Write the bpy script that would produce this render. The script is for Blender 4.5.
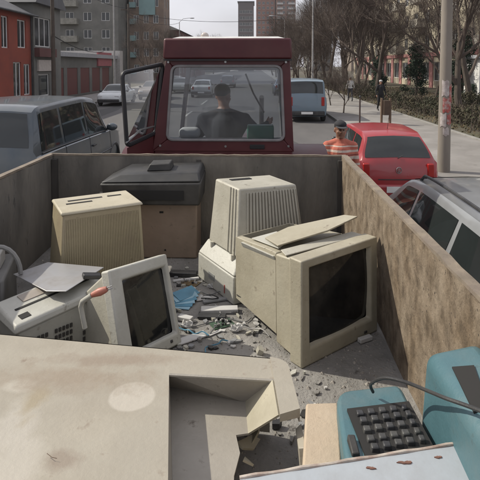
import bpy, bmesh, math, random
from mathutils import Vector, Matrix, Euler, noise
R = math.radians
random.seed(7)
for b in list(bpy.data.objects): bpy.data.objects.remove(b)
scene = bpy.context.scene
COL = scene.collection

# ------------------------------------------------------------------ camera
CAM = Vector((0, 0, 2.55)); FPX = 500.0; F = 1.29          # F = height of the trailer floor
PITCH = R(3); CY = 240-174+FPX*math.tan(PITCH); YAW = R(1.7)
_fw = Vector((-math.sin(YAW)*math.cos(PITCH), math.cos(YAW)*math.cos(PITCH), -math.sin(PITCH)))
_rt = Vector((math.cos(YAW), math.sin(YAW), 0)); _up = _rt.cross(_fw)
def ray(x, y): return _fw + _rt*((x-240)/FPX) - _up*((y-CY)/FPX)
def aty(x, y, Y): r = ray(x, y); return CAM + r*(Y/r.y)
def atx(x, y, X): r = ray(x, y); return CAM + r*(X/r.x)
def atz(x, y, Z): r = ray(x, y); return CAM + r*((Z-CAM.z)/r.z)
cd = bpy.data.cameras.new('camera'); cam = bpy.data.objects.new('camera', cd); COL.objects.link(cam)
cam.location = CAM; cam.rotation_euler = (math.pi/2 - PITCH, 0, YAW)
cd.shift_y = -(240-CY)/480; cd.sensor_width = 36; cd.lens = 36*FPX/480; cd.clip_start = .05; cd.clip_end = 3000
scene.camera = cam

# ------------------------------------------------------------------ materials
MATS = {}
def mat(name, c, rough=.6, metal=0., var=.15, scale=6., bump=.0, c2=None, c3=None, s2=1.2, amt3=.5, stretch=(1,1,1), spec=.5, coat=0., bscale=None, thr=.55):
    """procedural surface: base colour c, fine variation, blotches of c2, small spots of c3"""
    if name in MATS: return MATS[name]
    m = bpy.data.materials.new(name); m.use_nodes = True; nt = m.node_tree; N = nt.nodes; Lk = nt.links
    b = N['Principled BSDF']; b.inputs['Roughness'].default_value = rough; b.inputs['Metallic'].default_value = metal
    b.inputs['Specular IOR Level'].default_value = spec; b.inputs['Coat Weight'].default_value = coat; b.inputs['Coat Roughness'].default_value = .05
    tc = N.new('ShaderNodeTexCoord'); mp = N.new('ShaderNodeMapping'); mp.inputs['Scale'].default_value = stretch
    Lk.new(tc.outputs['Object'], mp.inputs['Vector'])
    def ns(s, d=6, r=.6):
        n = N.new('ShaderNodeTexNoise'); n.inputs['Scale'].default_value = s; n.inputs['Detail'].default_value = d; n.inputs['Roughness'].default_value = r
        Lk.new(mp.outputs[0], n.inputs['Vector']); return n
    def ramp(n, a, z):
        r = N.new('ShaderNodeMapRange'); r.inputs[1].default_value = a; r.inputs[2].default_value = z; Lk.new(n.outputs['Fac'], r.inputs[0]); return r.outputs[0]
    def mix(f, a, bb, fac=None):
        x = N.new('ShaderNodeMix'); x.data_type = 'RGBA'
        Lk.new(f, x.inputs[0])
        for s, v in ((6, a), (7, bb)):
            if isinstance(v, (tuple, list)): x.inputs[s].default_value = (*v, 1)
            else: Lk.new(v, x.inputs[s])
        return x.outputs[2]
    n1 = ns(scale)
    col = mix(ramp(n1, .3, .7), tuple(v*(1-var) for v in c), tuple(min(1, v*(1+var)) for v in c))
    if c2: col = mix(ramp(ns(s2, 8, .65), thr-.12, thr+.15), col, c2)
    if c3: col = mix(ramp(ns(scale*4, 4, .7), .62, .62+.2*(1.1-amt3)), col, c3)
    Lk.new(col, b.inputs['Base Color'])
    rr = N.new('ShaderNodeMapRange'); rr.inputs[3].default_value = max(0.02, rough-.12); rr.inputs[4].default_value = min(1, rough+.12); Lk.new(n1.outputs['Fac'], rr.inputs[0])
    if rough > .1: Lk.new(rr.outputs[0], b.inputs['Roughness'])
    if bump:
        bp = N.new('ShaderNodeBump'); bp.inputs['Strength'].default_value = min(1, bump); bp.inputs['Distance'].default_value = .01
        nb = ns(bscale or scale*5, 6, .65); Lk.new(nb.outputs['Fac'], bp.inputs['Height']); Lk.new(bp.outputs[0], b.inputs['Normal'])
    MATS[name] = m; return m
def glass(name, tint=(.75, .8, .8), refl=.12, rough=.02, dust=0.):
    if name in MATS: return MATS[name]
    m = bpy.data.materials.new(name); m.use_nodes = True; nt = m.node_tree; N = nt.nodes; Lk = nt.links
    N.remove(N['Principled BSDF']); out = N['Material Output']
    t = N.new('ShaderNodeBsdfTransparent'); t.inputs[0].default_value = (*tint, 1)
    g = N.new('ShaderNodeBsdfGlossy'); g.inputs['Roughness'].default_value = rough
    fr = N.new('ShaderNodeFresnel'); fr.inputs[0].default_value = 1.5
    ad = N.new('ShaderNodeMath'); ad.operation = 'MULTIPLY_ADD'; ad.inputs[1].default_value = 1.0; ad.inputs[2].default_value = refl-.04
    mx = N.new('ShaderNodeMixShader'); Lk.new(fr.outputs[0], ad.inputs[0]); Lk.new(ad.outputs[0], mx.inputs[0]); Lk.new(t.outputs[0], mx.inputs[1]); Lk.new(g.outputs[0], mx.inputs[2]); Lk.new(mx.outputs[0], out.inputs[0])
    if dust:
        d1 = N.new('ShaderNodeBsdfDiffuse'); d1.inputs[0].default_value = (.6, .6, .62, 1); d2 = N.new('ShaderNodeBsdfTranslucent'); d2.inputs[0].default_value = (.6, .6, .62, 1); d3 = N.new('ShaderNodeMixShader'); d3.inputs[0].default_value = .6; Lk.new(d1.outputs[0], d3.inputs[1]); Lk.new(d2.outputs[0], d3.inputs[2])
        nz = N.new('ShaderNodeTexNoise'); nz.inputs['Scale'].default_value = 3; nz.inputs['Detail'].default_value = 6; tc = N.new('ShaderNodeTexCoord'); Lk.new(tc.outputs['Object'], nz.inputs['Vector'])
        mr = N.new('ShaderNodeMapRange'); mr.inputs[1].default_value = .3; mr.inputs[2].default_value = .7; mr.inputs[3].default_value = dust*.5; mr.inputs[4].default_value = dust*1.6; Lk.new(nz.outputs['Fac'], mr.inputs[0])
        m2 = N.new('ShaderNodeMixShader'); Lk.new(mr.outputs[0], m2.inputs[0]); Lk.new(mx.outputs[0], m2.inputs[1]); Lk.new(d3.outputs[0], m2.inputs[2]); Lk.new(m2.outputs[0], out.inputs[0])
    MATS[name] = m; return m

# ------------------------------------------------------------------ object helpers
def tag(o, label=None, cat=None, group=None, kind=None):
    if label: o['label'] = label
    if cat: o['category'] = cat
    if group: o['group'] = group
    if kind: o['kind'] = kind
    return o
def empty(name, loc=(0, 0, 0), rz=0, label=None, cat=None, group=None):
    o = bpy.data.objects.new(name, None); COL.objects.link(o); o.location = loc; o.rotation_euler = (0, 0, rz); o.empty_display_size = .1
    return tag(o, label, cat, group)
class MB:
    """collects shapes for one mesh"""
    def __init__(s): s.v = []; s.f = []; s.m = []
    def add(s, vs, fs, mi=0):
        n = len(s.v); s.v += [tuple(v) for v in vs]; s.f += [tuple(n+i for i in f) for f in fs]; s.m += [mi]*len(fs); return s
    def box(s, x0, x1, y0, y1, z0, z1, mi=0, M=None):
        v = [Vector((x, y, z)) for z in (z0, z1) for y in (y0, y1) for x in (x0, x1)]
        if M: v = [M @ p for p in v]
        return s.add(v, [(0, 2, 3, 1), (4, 5, 7, 6), (0, 1, 5, 4), (2, 6, 7, 3), (0, 4, 6, 2), (1, 3, 7, 5)], mi)
    def hexa(s, bot, top, mi=0):
        n = len(bot); return s.add(list(bot)+list(top), [tuple(range(n))[::-1], tuple(range(n, 2*n))] + [(i, (i+1) % n, n+(i+1) % n, n+i) for i in range(n)], mi)
    def tube(s, pts, r, n=8, mi=0, caps=True):
        pts = [Vector(p) for p in pts]; rs = r if isinstance(r, (list, tuple)) else [r]*len(pts)
        rings = []; up = None
        for i, p in enumerate(pts):
            d = (pts[min(i+1, len(pts)-1)] - pts[max(i-1, 0)]).normalized()
            if up is None: up = d.orthogonal().normalized()
            up = (up - d*up.dot(d)); up = up.normalized() if up.length > 1e-6 else d.orthogonal().normalized()
            w = d.cross(up); rings.append([p + (up*math.cos(2*math.pi*k/n) + w*math.sin(2*math.pi*k/n))*rs[i] for k in range(n)])
        v = [q for rg in rings for q in rg]; f = []
        for i in range(len(rings)-1):
            for k in range(n): f.append((i*n+k, i*n+(k+1) % n, (i+1)*n+(k+1) % n, (i+1)*n+k))
        if caps: f += [tuple(range(n))[::-1], tuple((len(rings)-1)*n+k for k in range(n))]
        return s.add(v, f, mi)
    def cyl(s, c, axis, r, h, n=24, mi=0, r2=None):
        c = Vector(c); a = Vector(axis).normalized()*h/2; return s.tube([c-a, c+a], [r, r if r2 is None else r2], n, mi)
    def ell(s, c, r, n=12, mi=0, M=None):
        c = Vector(c); v = []; f = []; m = n//2+1
        for i in range(1, m):
            th = math.pi*i/m
            for k in range(n): ph = 2*math.pi*k/n; v.append(Vector((r[0]*math.sin(th)*math.cos(ph), r[1]*math.sin(th)*math.sin(ph), r[2]*math.cos(th))))
        v += [Vector((0, 0, r[2])), Vector((0, 0, -r[2]))]
        for i in range(m-2):
            for k in range(n): f.append((i*n+k, (i+1)*n+k, (i+1)*n+(k+1) % n, i*n+(k+1) % n))
        for k in range(n): f.append((len(v)-2, k, (k+1) % n)); f.append((len(v)-1, (m-2)*n+(k+1) % n, (m-2)*n+k))
        if M: v = [M @ p for p in v]
        return s.add([p+c for p in v], f, mi)
    def ribs(s, p00, p10, p01, p11, n, d, frac=.5, mi=0, u0=.05, u1=.95, v0=.05, v1=.95, base=-.002):
        """raised bars running along v on the face p00(bl) p10(br) p01(tl) p11(tr)"""
        p00, p10, p01, p11 = map(Vector, (p00, p10, p01, p11)); nr = (p10-p00).cross(p01-p00).normalized()
        P = lambda u, v: (p00*(1-u)+p10*u)*(1-v) + (p01*(1-u)+p11*u)*v
        for i in range(n):
            a = u0+(u1-u0)*i/n; b = a+(u1-u0)/n*frac
            q = [P(a, v0), P(b, v0), P(b, v1), P(a, v1)]
            s.hexa([x+nr*base for x in q], [x+nr*d for x in q], mi)
        return s
    def build(s, name, mats, parent=None, smooth=False, bevel=0, seg=2, loc=None, M=None):
        me = bpy.data.meshes.new(name); v = s.v if M is None else [tuple(M @ Vector(p)) for p in s.v]
        me.from_pydata(v, [], s.f); me.update()
        for m in (mats if isinstance(mats, (list, tuple)) else [mats]): me.materials.append(m)
        if any(s.m): me.polygons.foreach_set('material_index', s.m)
        bm = bmesh.new(); bm.from_mesh(me); bmesh.ops.recalc_face_normals(bm, faces=bm.faces); bm.to_mesh(me); bm.free()
        o = bpy.data.objects.new(name, me); COL.objects.link(o)
        if parent: o.parent = parent
        if loc: o.location = loc
        if bevel:
            b = o.modifiers.new('bevel', 'BEVEL'); b.width = bevel; b.segments = seg; b.limit_method = 'ANGLE'; b.angle_limit = R(35)
            smooth = True
        if smooth:
            me.polygons.foreach_set('use_smooth', [True]*len(me.polygons))
            try: me.set_sharp_from_angle(angle=R(38))
            except Exception: pass
        return o
def copy_tree(o, parent=None):
    c = o.copy(); COL.objects.link(c); c.parent = parent
    for ch in list(o.children): copy_tree(ch, c)
    return c

# ------------------------------------------------------------------ palette
m_asph = mat('asphalt', (.085, .08, .078), .85, var=.18, scale=1.2, bump=.5, c2=(.12, .112, .105), s2=.25, c3=(.05, .048, .046), bscale=60, stretch=(1, .35, 1))
m_pave = mat('pavement', (.24, .225, .21), .9, var=.14, scale=1.5, bump=.4, c2=(.15, .138, .125), s2=.35, c3=(.1, .09, .08), bscale=50)
m_kerb = mat('kerb', (.22, .21, .195), .9, var=.2, scale=3, bump=.4)
m_soil = mat('soil', (.075, .058, .042), .95, var=.35, scale=.8, bump=.8, c2=(.07, .075, .035), s2=.3, bscale=12)
m_bark = mat('bark', (.07, .054, .043), .95, var=.3, scale=4, bump=.6, c2=(.085, .068, .054), s2=1.5)
m_twig = mat('twig', (.075, .055, .044), .95, var=.25, scale=2)
m_conc = mat('concrete', (.22, .195, .165), .9, var=.15, scale=3, bump=.4, c2=(.14, .12, .1), s2=1.5, stretch=(1, 1, .3))
m_black = mat('black_plastic', (.018, .018, .02), .45, var=.3, scale=12, c2=(.05, .048, .045), s2=4, bump=.15)
m_rubber = mat('rubber', (.02, .02, .02), .85, var=.3, scale=8, bump=.3)
m_steel = mat('steel', (.35, .35, .35), .35, .9, var=.2, scale=10)
m_pane = mat('window_pane', (.03, .033, .036), .06, var=.2, scale=.5, spec=.6)
m_carg = mat('car_glass', (.02, .024, .024), .03, var=.4, scale=.6, spec=.6)
m_white = mat('white_paint', (.62, .61, .59), .6, var=.1, scale=3)

# ------------------------------------------------------------------ ground, road, pavements
def sheet(name, x0, x1, y0, y1, z, m, nx=1, ny=1):
    b = MB(); 
    vs = [(x0+(x1-x0)*i/nx, y0+(y1-y0)*j/ny, z) for j in range(ny+1) for i in range(nx+1)]
    b.add(vs, [(j*(nx+1)+i, j*(nx+1)+i+1, (j+1)*(nx+1)+i+1, (j+1)*(nx+1)+i) for j in range(ny) for i in range(nx)])
    return tag(b.build(name, m), kind='structure')
sheet('ground', -900, 900, -60, 1500, -.008, m_soil)
KX = 3.85                                        # kerb line on the right, left kerb at -10.8
sheet('road', -10.8, KX, -40, 700, 0, m_asph)
b = MB(); b.box(KX, 7.3, -40, 500, -.05, .12); tag(b.build('pavement', m_pave), kind='structure')
b = MB(); b.box(KX-.14, KX-.003, -40, 500, -.05, .125); tag(b.build('kerb', m_kerb, bevel=.015), kind='structure')
b = MB(); b.box(7.303, 7.42, -40, 500, -.05, .17); tag(b.build('verge_kerb', m_kerb, bevel=.01), kind='structure')
b = MB(); b.box(7.423, 60, -40, 500, -.05, .11); tag(b.build('verge', m_soil), kind='structure')
b = MB(); b.box(-14.2, -10.8, -40, 500, -.05, .12); tag(b.build('left_pavement', m_pave), kind='structure')
m_line = mat('road_paint', (.42, .41, .38), .8, var=.25, scale=5, c2=(.12, .11, .1), s2=2)
b = MB()
for k in range(24):
    y = 6+k*9; b.add([(-3.6, y, .004), (-3.48, y, .004), (-3.48, y+4, .004), (-3.6, y+4, .004)], [(0, 1, 2, 3)])
tag(b.build('road_marking', m_line), kind='structure')
m_patch = mat('tar', (.045, .043, .042), .8, var=.3, scale=4, bump=.3)
b = MB()
for (x, y, w, l) in ((-2.2, 13, .8, 9), (-6.5, 18, 1.2, 5), (1.0, 14, .5, 7), (-8.5, 25, .6, 12), (-1.5, 30, 1.5, 4)):
    n = 10; pts = [(x+w*math.cos(a)*(1+.2*random.random()), y+l/2*math.sin(a)*(1+.15*random.random()), .0035) for a in [2*math.pi*i/n for i in range(n)]]
    b.add(pts, [tuple(range(n))])
tag(b.build('tar_patch', m_patch), kind='structure')

# ------------------------------------------------------------------ buildings
def win_mesh(w, h, mull, fr, depth=.06, pane=True):
    """frame and pane meshes centred on u, bottom at z=0, facing -y (outer face at y=0)"""
    f = MB(); t = .07
    f.box(-w/2, -w/2+t, 0, depth, 0, h).box(w/2-t, w/2, 0, depth, 0, h).box(-w/2+t, w/2-t, 0, depth, 0, t).box(-w/2+t, w/2-t, 0, depth, h-t, h)
    for k in range(1, mull+1):
        x = -w/2+w*k/(mull+1); f.box(x-t/2, x+t/2, .002, depth-.002, t, h-t)
    p = MB(); p.box(-w/2+t, w/2-t, depth*.5, depth*.7, t, h-t)
    return f, p
_wc = {}
def place_window(parent, M, w, h, mull, fm, pm, sub=True, curtain=None):
    key = (round(w, 2), round(h, 2), mull, fm.name, pm.name, sub)
    if key not in _wc:
        f, p = win_mesh(w, h, mull, fm)
        if sub:
            a = f.build('window', fm); c = p.build('pane', pm)
        else:
            for v, fc in ((p.v, p.f),): f.add(v, fc, 1)
            a = f.build('window', [fm, pm]); c = None
        _wc[key] = (a.data, c.data if c else None)
        bpy.data.objects.remove(a)
        if c: bpy.data.objects.remove(c)
    a = bpy.data.objects.new('window', _wc[key][0]); COL.objects.link(a); a.parent = parent; a.matrix_local = M
    if _wc[key][1]:
        c = bpy.data.objects.new('pane', _wc[key][1]); COL.objects.link(c); c.parent = a
    return a
def building(name, x0, x1, y0, y1, h, wm, faces, label, cat, fm=None, pm=None, roof=None, rm=None, sub=True, group=None, mull=1, z0=0, inset=.14):
    """walls with real openings.  faces: side -> list of (u0,u1,z0,z1) with u along +x (S,N) or +y (W,E) in world metres"""
    fm = fm or m_white; pm = pm or m_pane
    c = Vector(((x0+x1)/2, (y0+y1)/2, 0)); root = empty(name, c, 0, label, cat, group)
    W = MB()
    for side in 'SNWE':
        ops = faces.get(side, [])
        u0, u1 = (x0, x1) if side in 'SN' else (y0, y1)
        def P(u, z, d):
            if side == 'S': return Vector((u, y0+d, z))-c
            if side == 'N': return Vector((u, y1-d, z))-c
            if side == 'W': return Vector((x0+d, u, z))-c
            return Vector((x1-d, u, z))-c
        us = sorted({u0, u1, *[o[0] for o in ops], *[o[1] for o in ops]}); zs = sorted({z0, h, *[o[2] for o in ops], *[o[3] for o in ops]})
        for i in range(len(us)-1):
            for j in range(len(zs)-1):
                a, b_, q, r = us[i], us[i+1], zs[j], zs[j+1]; mu, mz = (a+b_)/2, (q+r)/2
                if any(o[0] < mu < o[1] and o[2] < mz < o[3] for o in ops): continue
                W.add([P(a, q, 0), P(b_, q, 0), P(b_, r, 0), P(a, r, 0)], [(0, 1, 2, 3)])
        for o in ops:
            a, b_, q, r = o[:4]
            W.add([P(a, q, 0), P(b_, q, 0), P(b_, r, 0), P(a, r, 0), P(a, q, inset+.1), P(b_, q, inset+.1), P(b_, r, inset+.1), P(a, r, inset+.1)], [(0, 1, 5, 4), (1, 2, 6, 5), (2, 3, 7, 6), (3, 0, 4, 7), (4, 5, 6, 7)])
            if len(o) > 4 and o[4] == 0: continue
            rz = {'S': 0, 'N': math.pi, 'W': -math.pi/2, 'E': math.pi/2}[side]
            M = Matrix.Translation(P((a+b_)/2, q, inset-.06)) @ Matrix.Rotation(rz, 4, 'Z')
            place_window(root, M, b_-a-.004, r-q-.004, o[5] if len(o) > 5 else mull, fm, pm, sub)
    W.add([Vector((x, y, h))-c for x, y in ((x0, y0), (x1, y0), (x1, y1), (x0, y1))], [(0, 1, 2, 3)])
    me = W.build('wall', wm, root)
    rm = rm or m_roof
    rb = MB(); o = .35; X0, X1, Y0, Y1 = x0-o-c.x, x1+o-c.x, y0-o-c.y, y1+o-c.y
    if roof is None or roof == 'flat':
        rb.box(X0, X1, Y0, Y1, h+.003, h+.35)
    elif roof[0] == 'gx':      # ridge along y
        rh = roof[1]; xm = (X0+X1)/2
        rb.hexa([(X0, Y0, h+.003), (X1, Y0, h+.003), (X1, Y1, h+.003), (X0, Y1, h+.003)], [(xm-.05, Y0+roof[2], h+rh), (xm+.05, Y0+roof[2], h+rh), (xm+.05, Y1-roof[2], h+rh), (xm-.05, Y1-roof[2], h+rh)])
    elif roof[0] == 'gy':
        rh = roof[1]; ym = (Y0+Y1)/2
        rb.hexa([(X0, Y0, h+.003), (X1, Y0, h+.003), (X1, Y1, h+.003), (X0, Y1, h+.003)], [(X0+roof[2], ym-.05, h+rh), (X1-roof[2], ym-.05, h+rh), (X1-roof[2], ym+.05, h+rh), (X0+roof[2], ym+.05, h+rh)])
    rb.build('roof', rm, root)
    return root
def grid_open(u0, u1, nu, zb, dz, nz, w, h, off=0):
    o = []
    for i in range(nu):
        cu = u0+(u1-u0)*(i+.5)/nu
        for j in range(nz): o.append((cu-w/2, cu+w/2, zb+j*dz, zb+j*dz+h))
    return o
m_roof = mat('roof_sheet', (.1, .1, .105), .7, var=.2, scale=2, bump=.3)
m_redwall = mat('red_render', (.28, .065, .04), .9, var=.12, scale=1.5, bump=.3, c2=(.2, .05, .035), s2=.6)
m_greywall = mat('grey_render', (.17, .165, .15), .9, var=.15, scale=1, bump=.3, c2=(.11, .11, .1), s2=.3)
m_tan = mat('tan_render', (.22, .16, .12), .9, var=.15, scale=1, c2=(.16, .12, .1), s2=.3)
m_teal = mat('pale_teal_render', (.2, .3, .3), .9, var=.1, scale=1)
m_brick = mat('brick_render', (.24, .13, .1), .9, var=.2, scale=2, c2=(.17, .09, .075), s2=.4)
m_cream = mat('cream_render', (.42, .37, .28), .9, var=.12, scale=1, c2=(.3, .26, .2), s2=.3)
m_pink = mat('pink_render', (.36, .17, .16), .9, var=.15, scale=1)
m_dred = mat('dark_red_render', (.12, .05, .045), .9, var=.2, scale=1)
m_shut = mat('maroon_shutter', (.13, .045, .04), .7, var=.2, scale=2, stretch=(1, 8, 1))

# 1 red house
X = -14.3
def uy(px, py): p = atx(px, py, X); return p.y, p.z
ops = []
for (a, b_, t_, bt) in ((18, 26.5, 20, 48),): pass
def rect_px(a, b_, top, bot, X):
    ya = atx(a, 60, X).y; yb = atx(b_, 60, X).y; ym = (a+b_)/2
    return (ya, yb, atx(ym, bot, X).z, atx(ym, top, X).z)
ops = [rect_px(18, 26.5, 20, 48, X), rect_px(13, 21, 62, 97, X), rect_px(23.5, 30, 64, 95, X), rect_px(2, 9, 16, 48, X)]
red = building('red_house', -26, X, 15, 31.6, 5.75, m_redwall, {'E': ops, 'S': grid_open(-25, -15, 3, 1, 2.8, 2, 1, 1.5)}, 'two storey red rendered house with tall white framed windows', 'house', mull=1, roof=('gx', 3.2, 2.5))
b = MB(); b.tube([(X+.12, 31.5, 0), (X+.12, 31.5, 5.7)], .05); b.tube([(X+.38, 14.7, 5.72), (X+.38, 31.9, 5.72)], .07); b.build('gutter', m_black, red, M=Matrix.Translation(-red.location))
# 2 grey gable house with glazed bay
X2 = -14.25
ops = [rect_px(35.5, 51, 18, 47, X2), rect_px(38, 49, 74, 96, X2)+(1, 0)]
gh = building('gable_house', -25, X2, 31.9, 36.4, 6.6, m_greywall, {'E': ops, 'S': []}, 'narrow grey house with a glazed bay above a dark red band', 'house', mull=2, roof=('gy', 2.6, 0))
b = MB(); q = rect_px(34.5, 52, 48.5, 57, X2); b.box(X2+.003, X2+.35, q[0], q[1], q[2], q[3]); b.build('fascia', m_dred, gh, M=Matrix.Translation(-gh.location))
b = MB(); q = rect_px(37, 51, 60, 71, X2); b.box(X2+.003, X2+.12, q[0], q[1], q[2], q[3]); b.build('sign_panel', mat('pale_sign', (.45, .4, .36), .6), gh, M=Matrix.Translation(-gh.location))
# 3 row of low garages / shop
X3 = -15.2
ops = [(37+i*3.1, 39.4+i*3.1, .15, 2.4, 0) for i in range(5)]
lo = building('low_shop_row', -24, X3, 36.6, 53.5, 3.3, m_greywall, {'E': ops, 'S': []}, 'long one storey garage row with maroon shutters and pale roof edge', 'shop', rm=mat('pale_sheet', (.33, .33, .34), .6, var=.15))
b = MB()
for o in ops: b.box(X3-.1, X3-.04, o[0], o[1], o[2], o[3])
b.build('shutter', m_shut, lo, M=Matrix.Translation(-lo.location))
b = MB(); q = rect_px(100, 113, 61, 73, X3); b.box(X3+.003, X3+.15, q[0]-1, q[1]-1, 2.55, 3.9); b.build('sign_board', mat('faded_red_sign', (.34, .1, .11), .6, var=.2), lo, M=Matrix.Translation(-lo.location))
b = MB(); b.box(-24, -14.6, 53.8, 55, .1, 4.2); sw = b.build('white_gate_wall', mat('dull_white', (.4, .38, .36), .8)); tag(sw, 'pale wall standing at the far end of the garage row', 'wall')
# 4/5 apartment blocks
building('apartment_block', -44, -21.9, 80, 92, 21, m_greywall, {'S': grid_open(-40, -22.5, 6, 1.4, 2.8, 7, 1.35, 1.4)}, 'grey apartment block with rows of small white framed windows', 'apartment block', sub=False)
bl = building('apartment_block', -21.4, -15.5, 85, 91, 26, m_tan, {'S': grid_open(-21, -16, 3, 1.4, 2.8, 8, .9, 1.4), 'E': grid_open(85.3, 90.7, 2, 1.4, 2.8, 8, 1, 1.4)}, 'slim tan and pale teal apartment block next to the grey block', 'apartment block', sub=False)
b = MB(); b.box(-19.6, -16.9, 84.6, 84.99, 11.2, 25.5)
b.build('teal_facing', m_teal, bl, M=Matrix.Translation(-bl.location))
for z in [1.2+2.8*i for i in range(9)]: b = MB(); b.box(-21.2, -20.2, 84.2, 84.99, z, z+.9); b.build('balcony', m_teal, bl, M=Matrix.Translation(-bl.location))
bl4 = bpy.data.objects['apartment_block']
b = MB()
for i, z in enumerate([4.0, 6.8, 9.6, 12.4, 15.2]):
    for x in (-32.5, -29.6): b = MB(); b.box(x-1.3, x+1.3, 79.0, 79.99, z-.4, z+.55); b.build('balcony', mat('balcony_grey', (.24, .23, .2), .9, var=.3, scale=2), bl4, M=Matrix.Translation(-bl4.location))
building('brick_building', -26, -14.2, 93, 142, 9.2, m_dred, {'E': grid_open(94, 141, 12, 1.2, 3, 3, 1.3, 1.5)}, 'long dark red three storey building farther down the left side', 'building', sub=False, roof=('gx', 2.6, 2), rm=m_roof)
# towers far ahead
def tower(x0, x1, y, h, wm, label, n, balc=None, dz=2.9):
    nz = int((h-2)/dz)
    r = building('tower_block', x0, x1, y, y+16, h, wm, {'S': grid_open(x0+.5, x1-.5, n, 1.5, dz, nz, 1.5, 1.5)}, label, 'tower block', sub=False)
    if balc:
        b = MB()
        for (a, c) in balc:
            for j in range(nz): b = MB(); b.box(a, c, y-1.1, y-.003, 1+j*dz, 2.1+j*dz); b.build('balcony', mat('balcony_white', (.42, .4, .38), .8), r, M=Matrix.Translation(-r.location))
    return r
tower(-8, -.6, 240, 33, mat('dark_render', (.13, .11, .11), .9), 'narrow dark tower block on the left edge of the tower group', 4)
tower(.8, 12, 300, 50, m_brick, 'brown red tower block with no balconies on its left part', 4)
tower(12.5, 24, 298, 56, mat('brick_render_pale', (.27, .17, .14), .9, c2=(.2, .12, .1), s2=.3), 'tallest red tower block with white balcony stacks', 4, [(13, 16.5), (19.5, 23.5)])
tower(26, 38, 250, 24, m_greywall, 'low grey tower block half hidden by bare trees', 5, [(27, 30)])
tower(44, 66, 230, 30, mat('brown_render', (.2, .16, .13), .9), 'wide brown tower block behind the right hand trees', 6, [(45, 49), (58, 62)])
for i, (x0, x1, y, h, m_, lb) in enumerate(((-60, -40, 190, 9, m_cream, 'low cream building far down the road on the left'), (-38, -24, 200, 11, m_tan, 'low tan building far down the road'), (-22, -11, 210, 8, m_greywall, 'low grey building closing the far end of the road'))):
    building('far_building', x0, x1, y, y+12, h, m_, {'S': grid_open(x0, x1, 5, 1.3, 3, int(h/3), 1.3, 1.4)}, lb, 'building', sub=False, roof=('gy', 2.5, 1))
# right side long block behind the park
ops = [o for o in grid_open(37, 101, 16, 4.6, 2.9, 4, 1.5, 1.55)]
lb = building('long_block', 20, 32, 36, 102, 16.5, m_cream, {'W': ops + [(a, c, .9, 3.0) for a, c in [(38+4*i, 40.6+4*i) for i in range(16)]], 'S': grid_open(21, 31, 3, 1.7, 2.9, 5, 1.4, 1.5)}, 'long cream apartment block with pink ground floor behind the park trees', 'apartment block', sub=False)
b = MB()
for i in range(15): b.box(19.9, 19.997, 40.75+4*i, 41.85+4*i, .1, 3.6)
b.box(19.85, 19.997, 36, 102, 3.65, 4.1); b.build('pink_facing', m_pink, lb, M=Matrix.Translation(-lb.location))
b = MB()
for i in range(7):
    for j in range(4): b = MB(); b.box(18.9, 19.995, 42+8.6*i, 45+8.6*i, 4.2+2.9*j, 5.2+2.9*j); b.build('balcony', mat('balcony_cream', (.38, .35, .3), .9, var=.2), lb, M=Matrix.Translation(-lb.location))
k = empty('kiosk', (14.6, 31.5, .1), 0, 'small white kiosk half hidden behind the hedge', 'kiosk')
b = MB(); b.box(-1.2, 1.2, -1.2, 1.2, 0, 2.9); b.build('wall', m_white, k, bevel=.03)
b = MB(); b.box(-1.5, 1.5, -1.5, 1.5, 2.903, 3.1); b.build('roof', mat('kiosk_roof', (.3, .31, .33), .7), k)
b = MB(); b.box(-.8, .8, -1.26, -1.203, 1.0, 2.2); b.build('window', m_pane, k)
# ------------------------------------------------------------------ vegetation
def tree_meshes(seed, H=10., spread=1.0, levels=6, r0=.2, dens=1.0):
    rnd = random.Random(seed); T = MB(); Cw = MB()
    def grow(p, d, L, r, lv, mb):
        n = 3 if lv > 2 else 2; pts = [p]; rs = [r]; q = p.copy(); dd = d.copy()
        for i in range(n):
            dd = (dd + Vector((rnd.gauss(0, .13), rnd.gauss(0, .13), rnd.gauss(.05, .08)))).normalized(); q = q + dd*L/n; pts.append(q.copy()); rs.append(r*(1-.42*(i+1)/n))
        mb.tube(pts, rs, {6: 9, 5: 7, 4: 5, 3: 4}.get(lv, 3), caps=lv > 3)
        if lv == 0: return
        kids = {6: 4, 5: 4, 4: 4, 3: 5, 2: 5, 1: 4}[lv] if lv <= 6 else 4
        kids = max(2, int(round(kids*dens)))
        for k in range(kids):
            t = rnd.uniform(.35, 1.0) if k else 1.0
            i = min(n-1, int(t*n)); a = pts[i].lerp(pts[i+1], t*n-i) if t < 1 else pts[-1]
            ax = dd.orthogonal().normalized(); ax.rotate(Matrix.Rotation(rnd.uniform(0, 6.28), 3, dd)); ang = rnd.uniform(.3, .85)*spread*(1 if k else .45)
            nd = dd.copy(); nd.rotate(Matrix.Rotation(ang, 3, ax)); nd.z += .12; nd.normalize()
            rr = rs[i]*rnd.uniform(.5, .72)
            grow(a, nd, L*rnd.uniform(.58, .82), max(rr, .006), lv-1, Cw)
    d0 = Vector((rnd.gauss(0, .05), rnd.gauss(0, .05), 1)).normalized()
    grow(Vector((0, 0, -.1)), d0, H*.36, r0, levels, T)
    return T, Cw
protos = []
for sd, H_, sp, r0, dn in ((1, 11, 1., .2, 1.), (2, 9.5, 1.15, .16, 1.), (5, 12, .8, .22, 1.), (9, 8, 1.1, .11, .9)):
    T, Cw = tree_meshes(sd, H_, sp, 6, r0, dn)
    a = T.build('trunk', m_bark, smooth=True); c = Cw.build('crown', m_twig); protos.append((a.data, c.data)); bpy.data.objects.remove(a); bpy.data.objects.remove(c)
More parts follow.
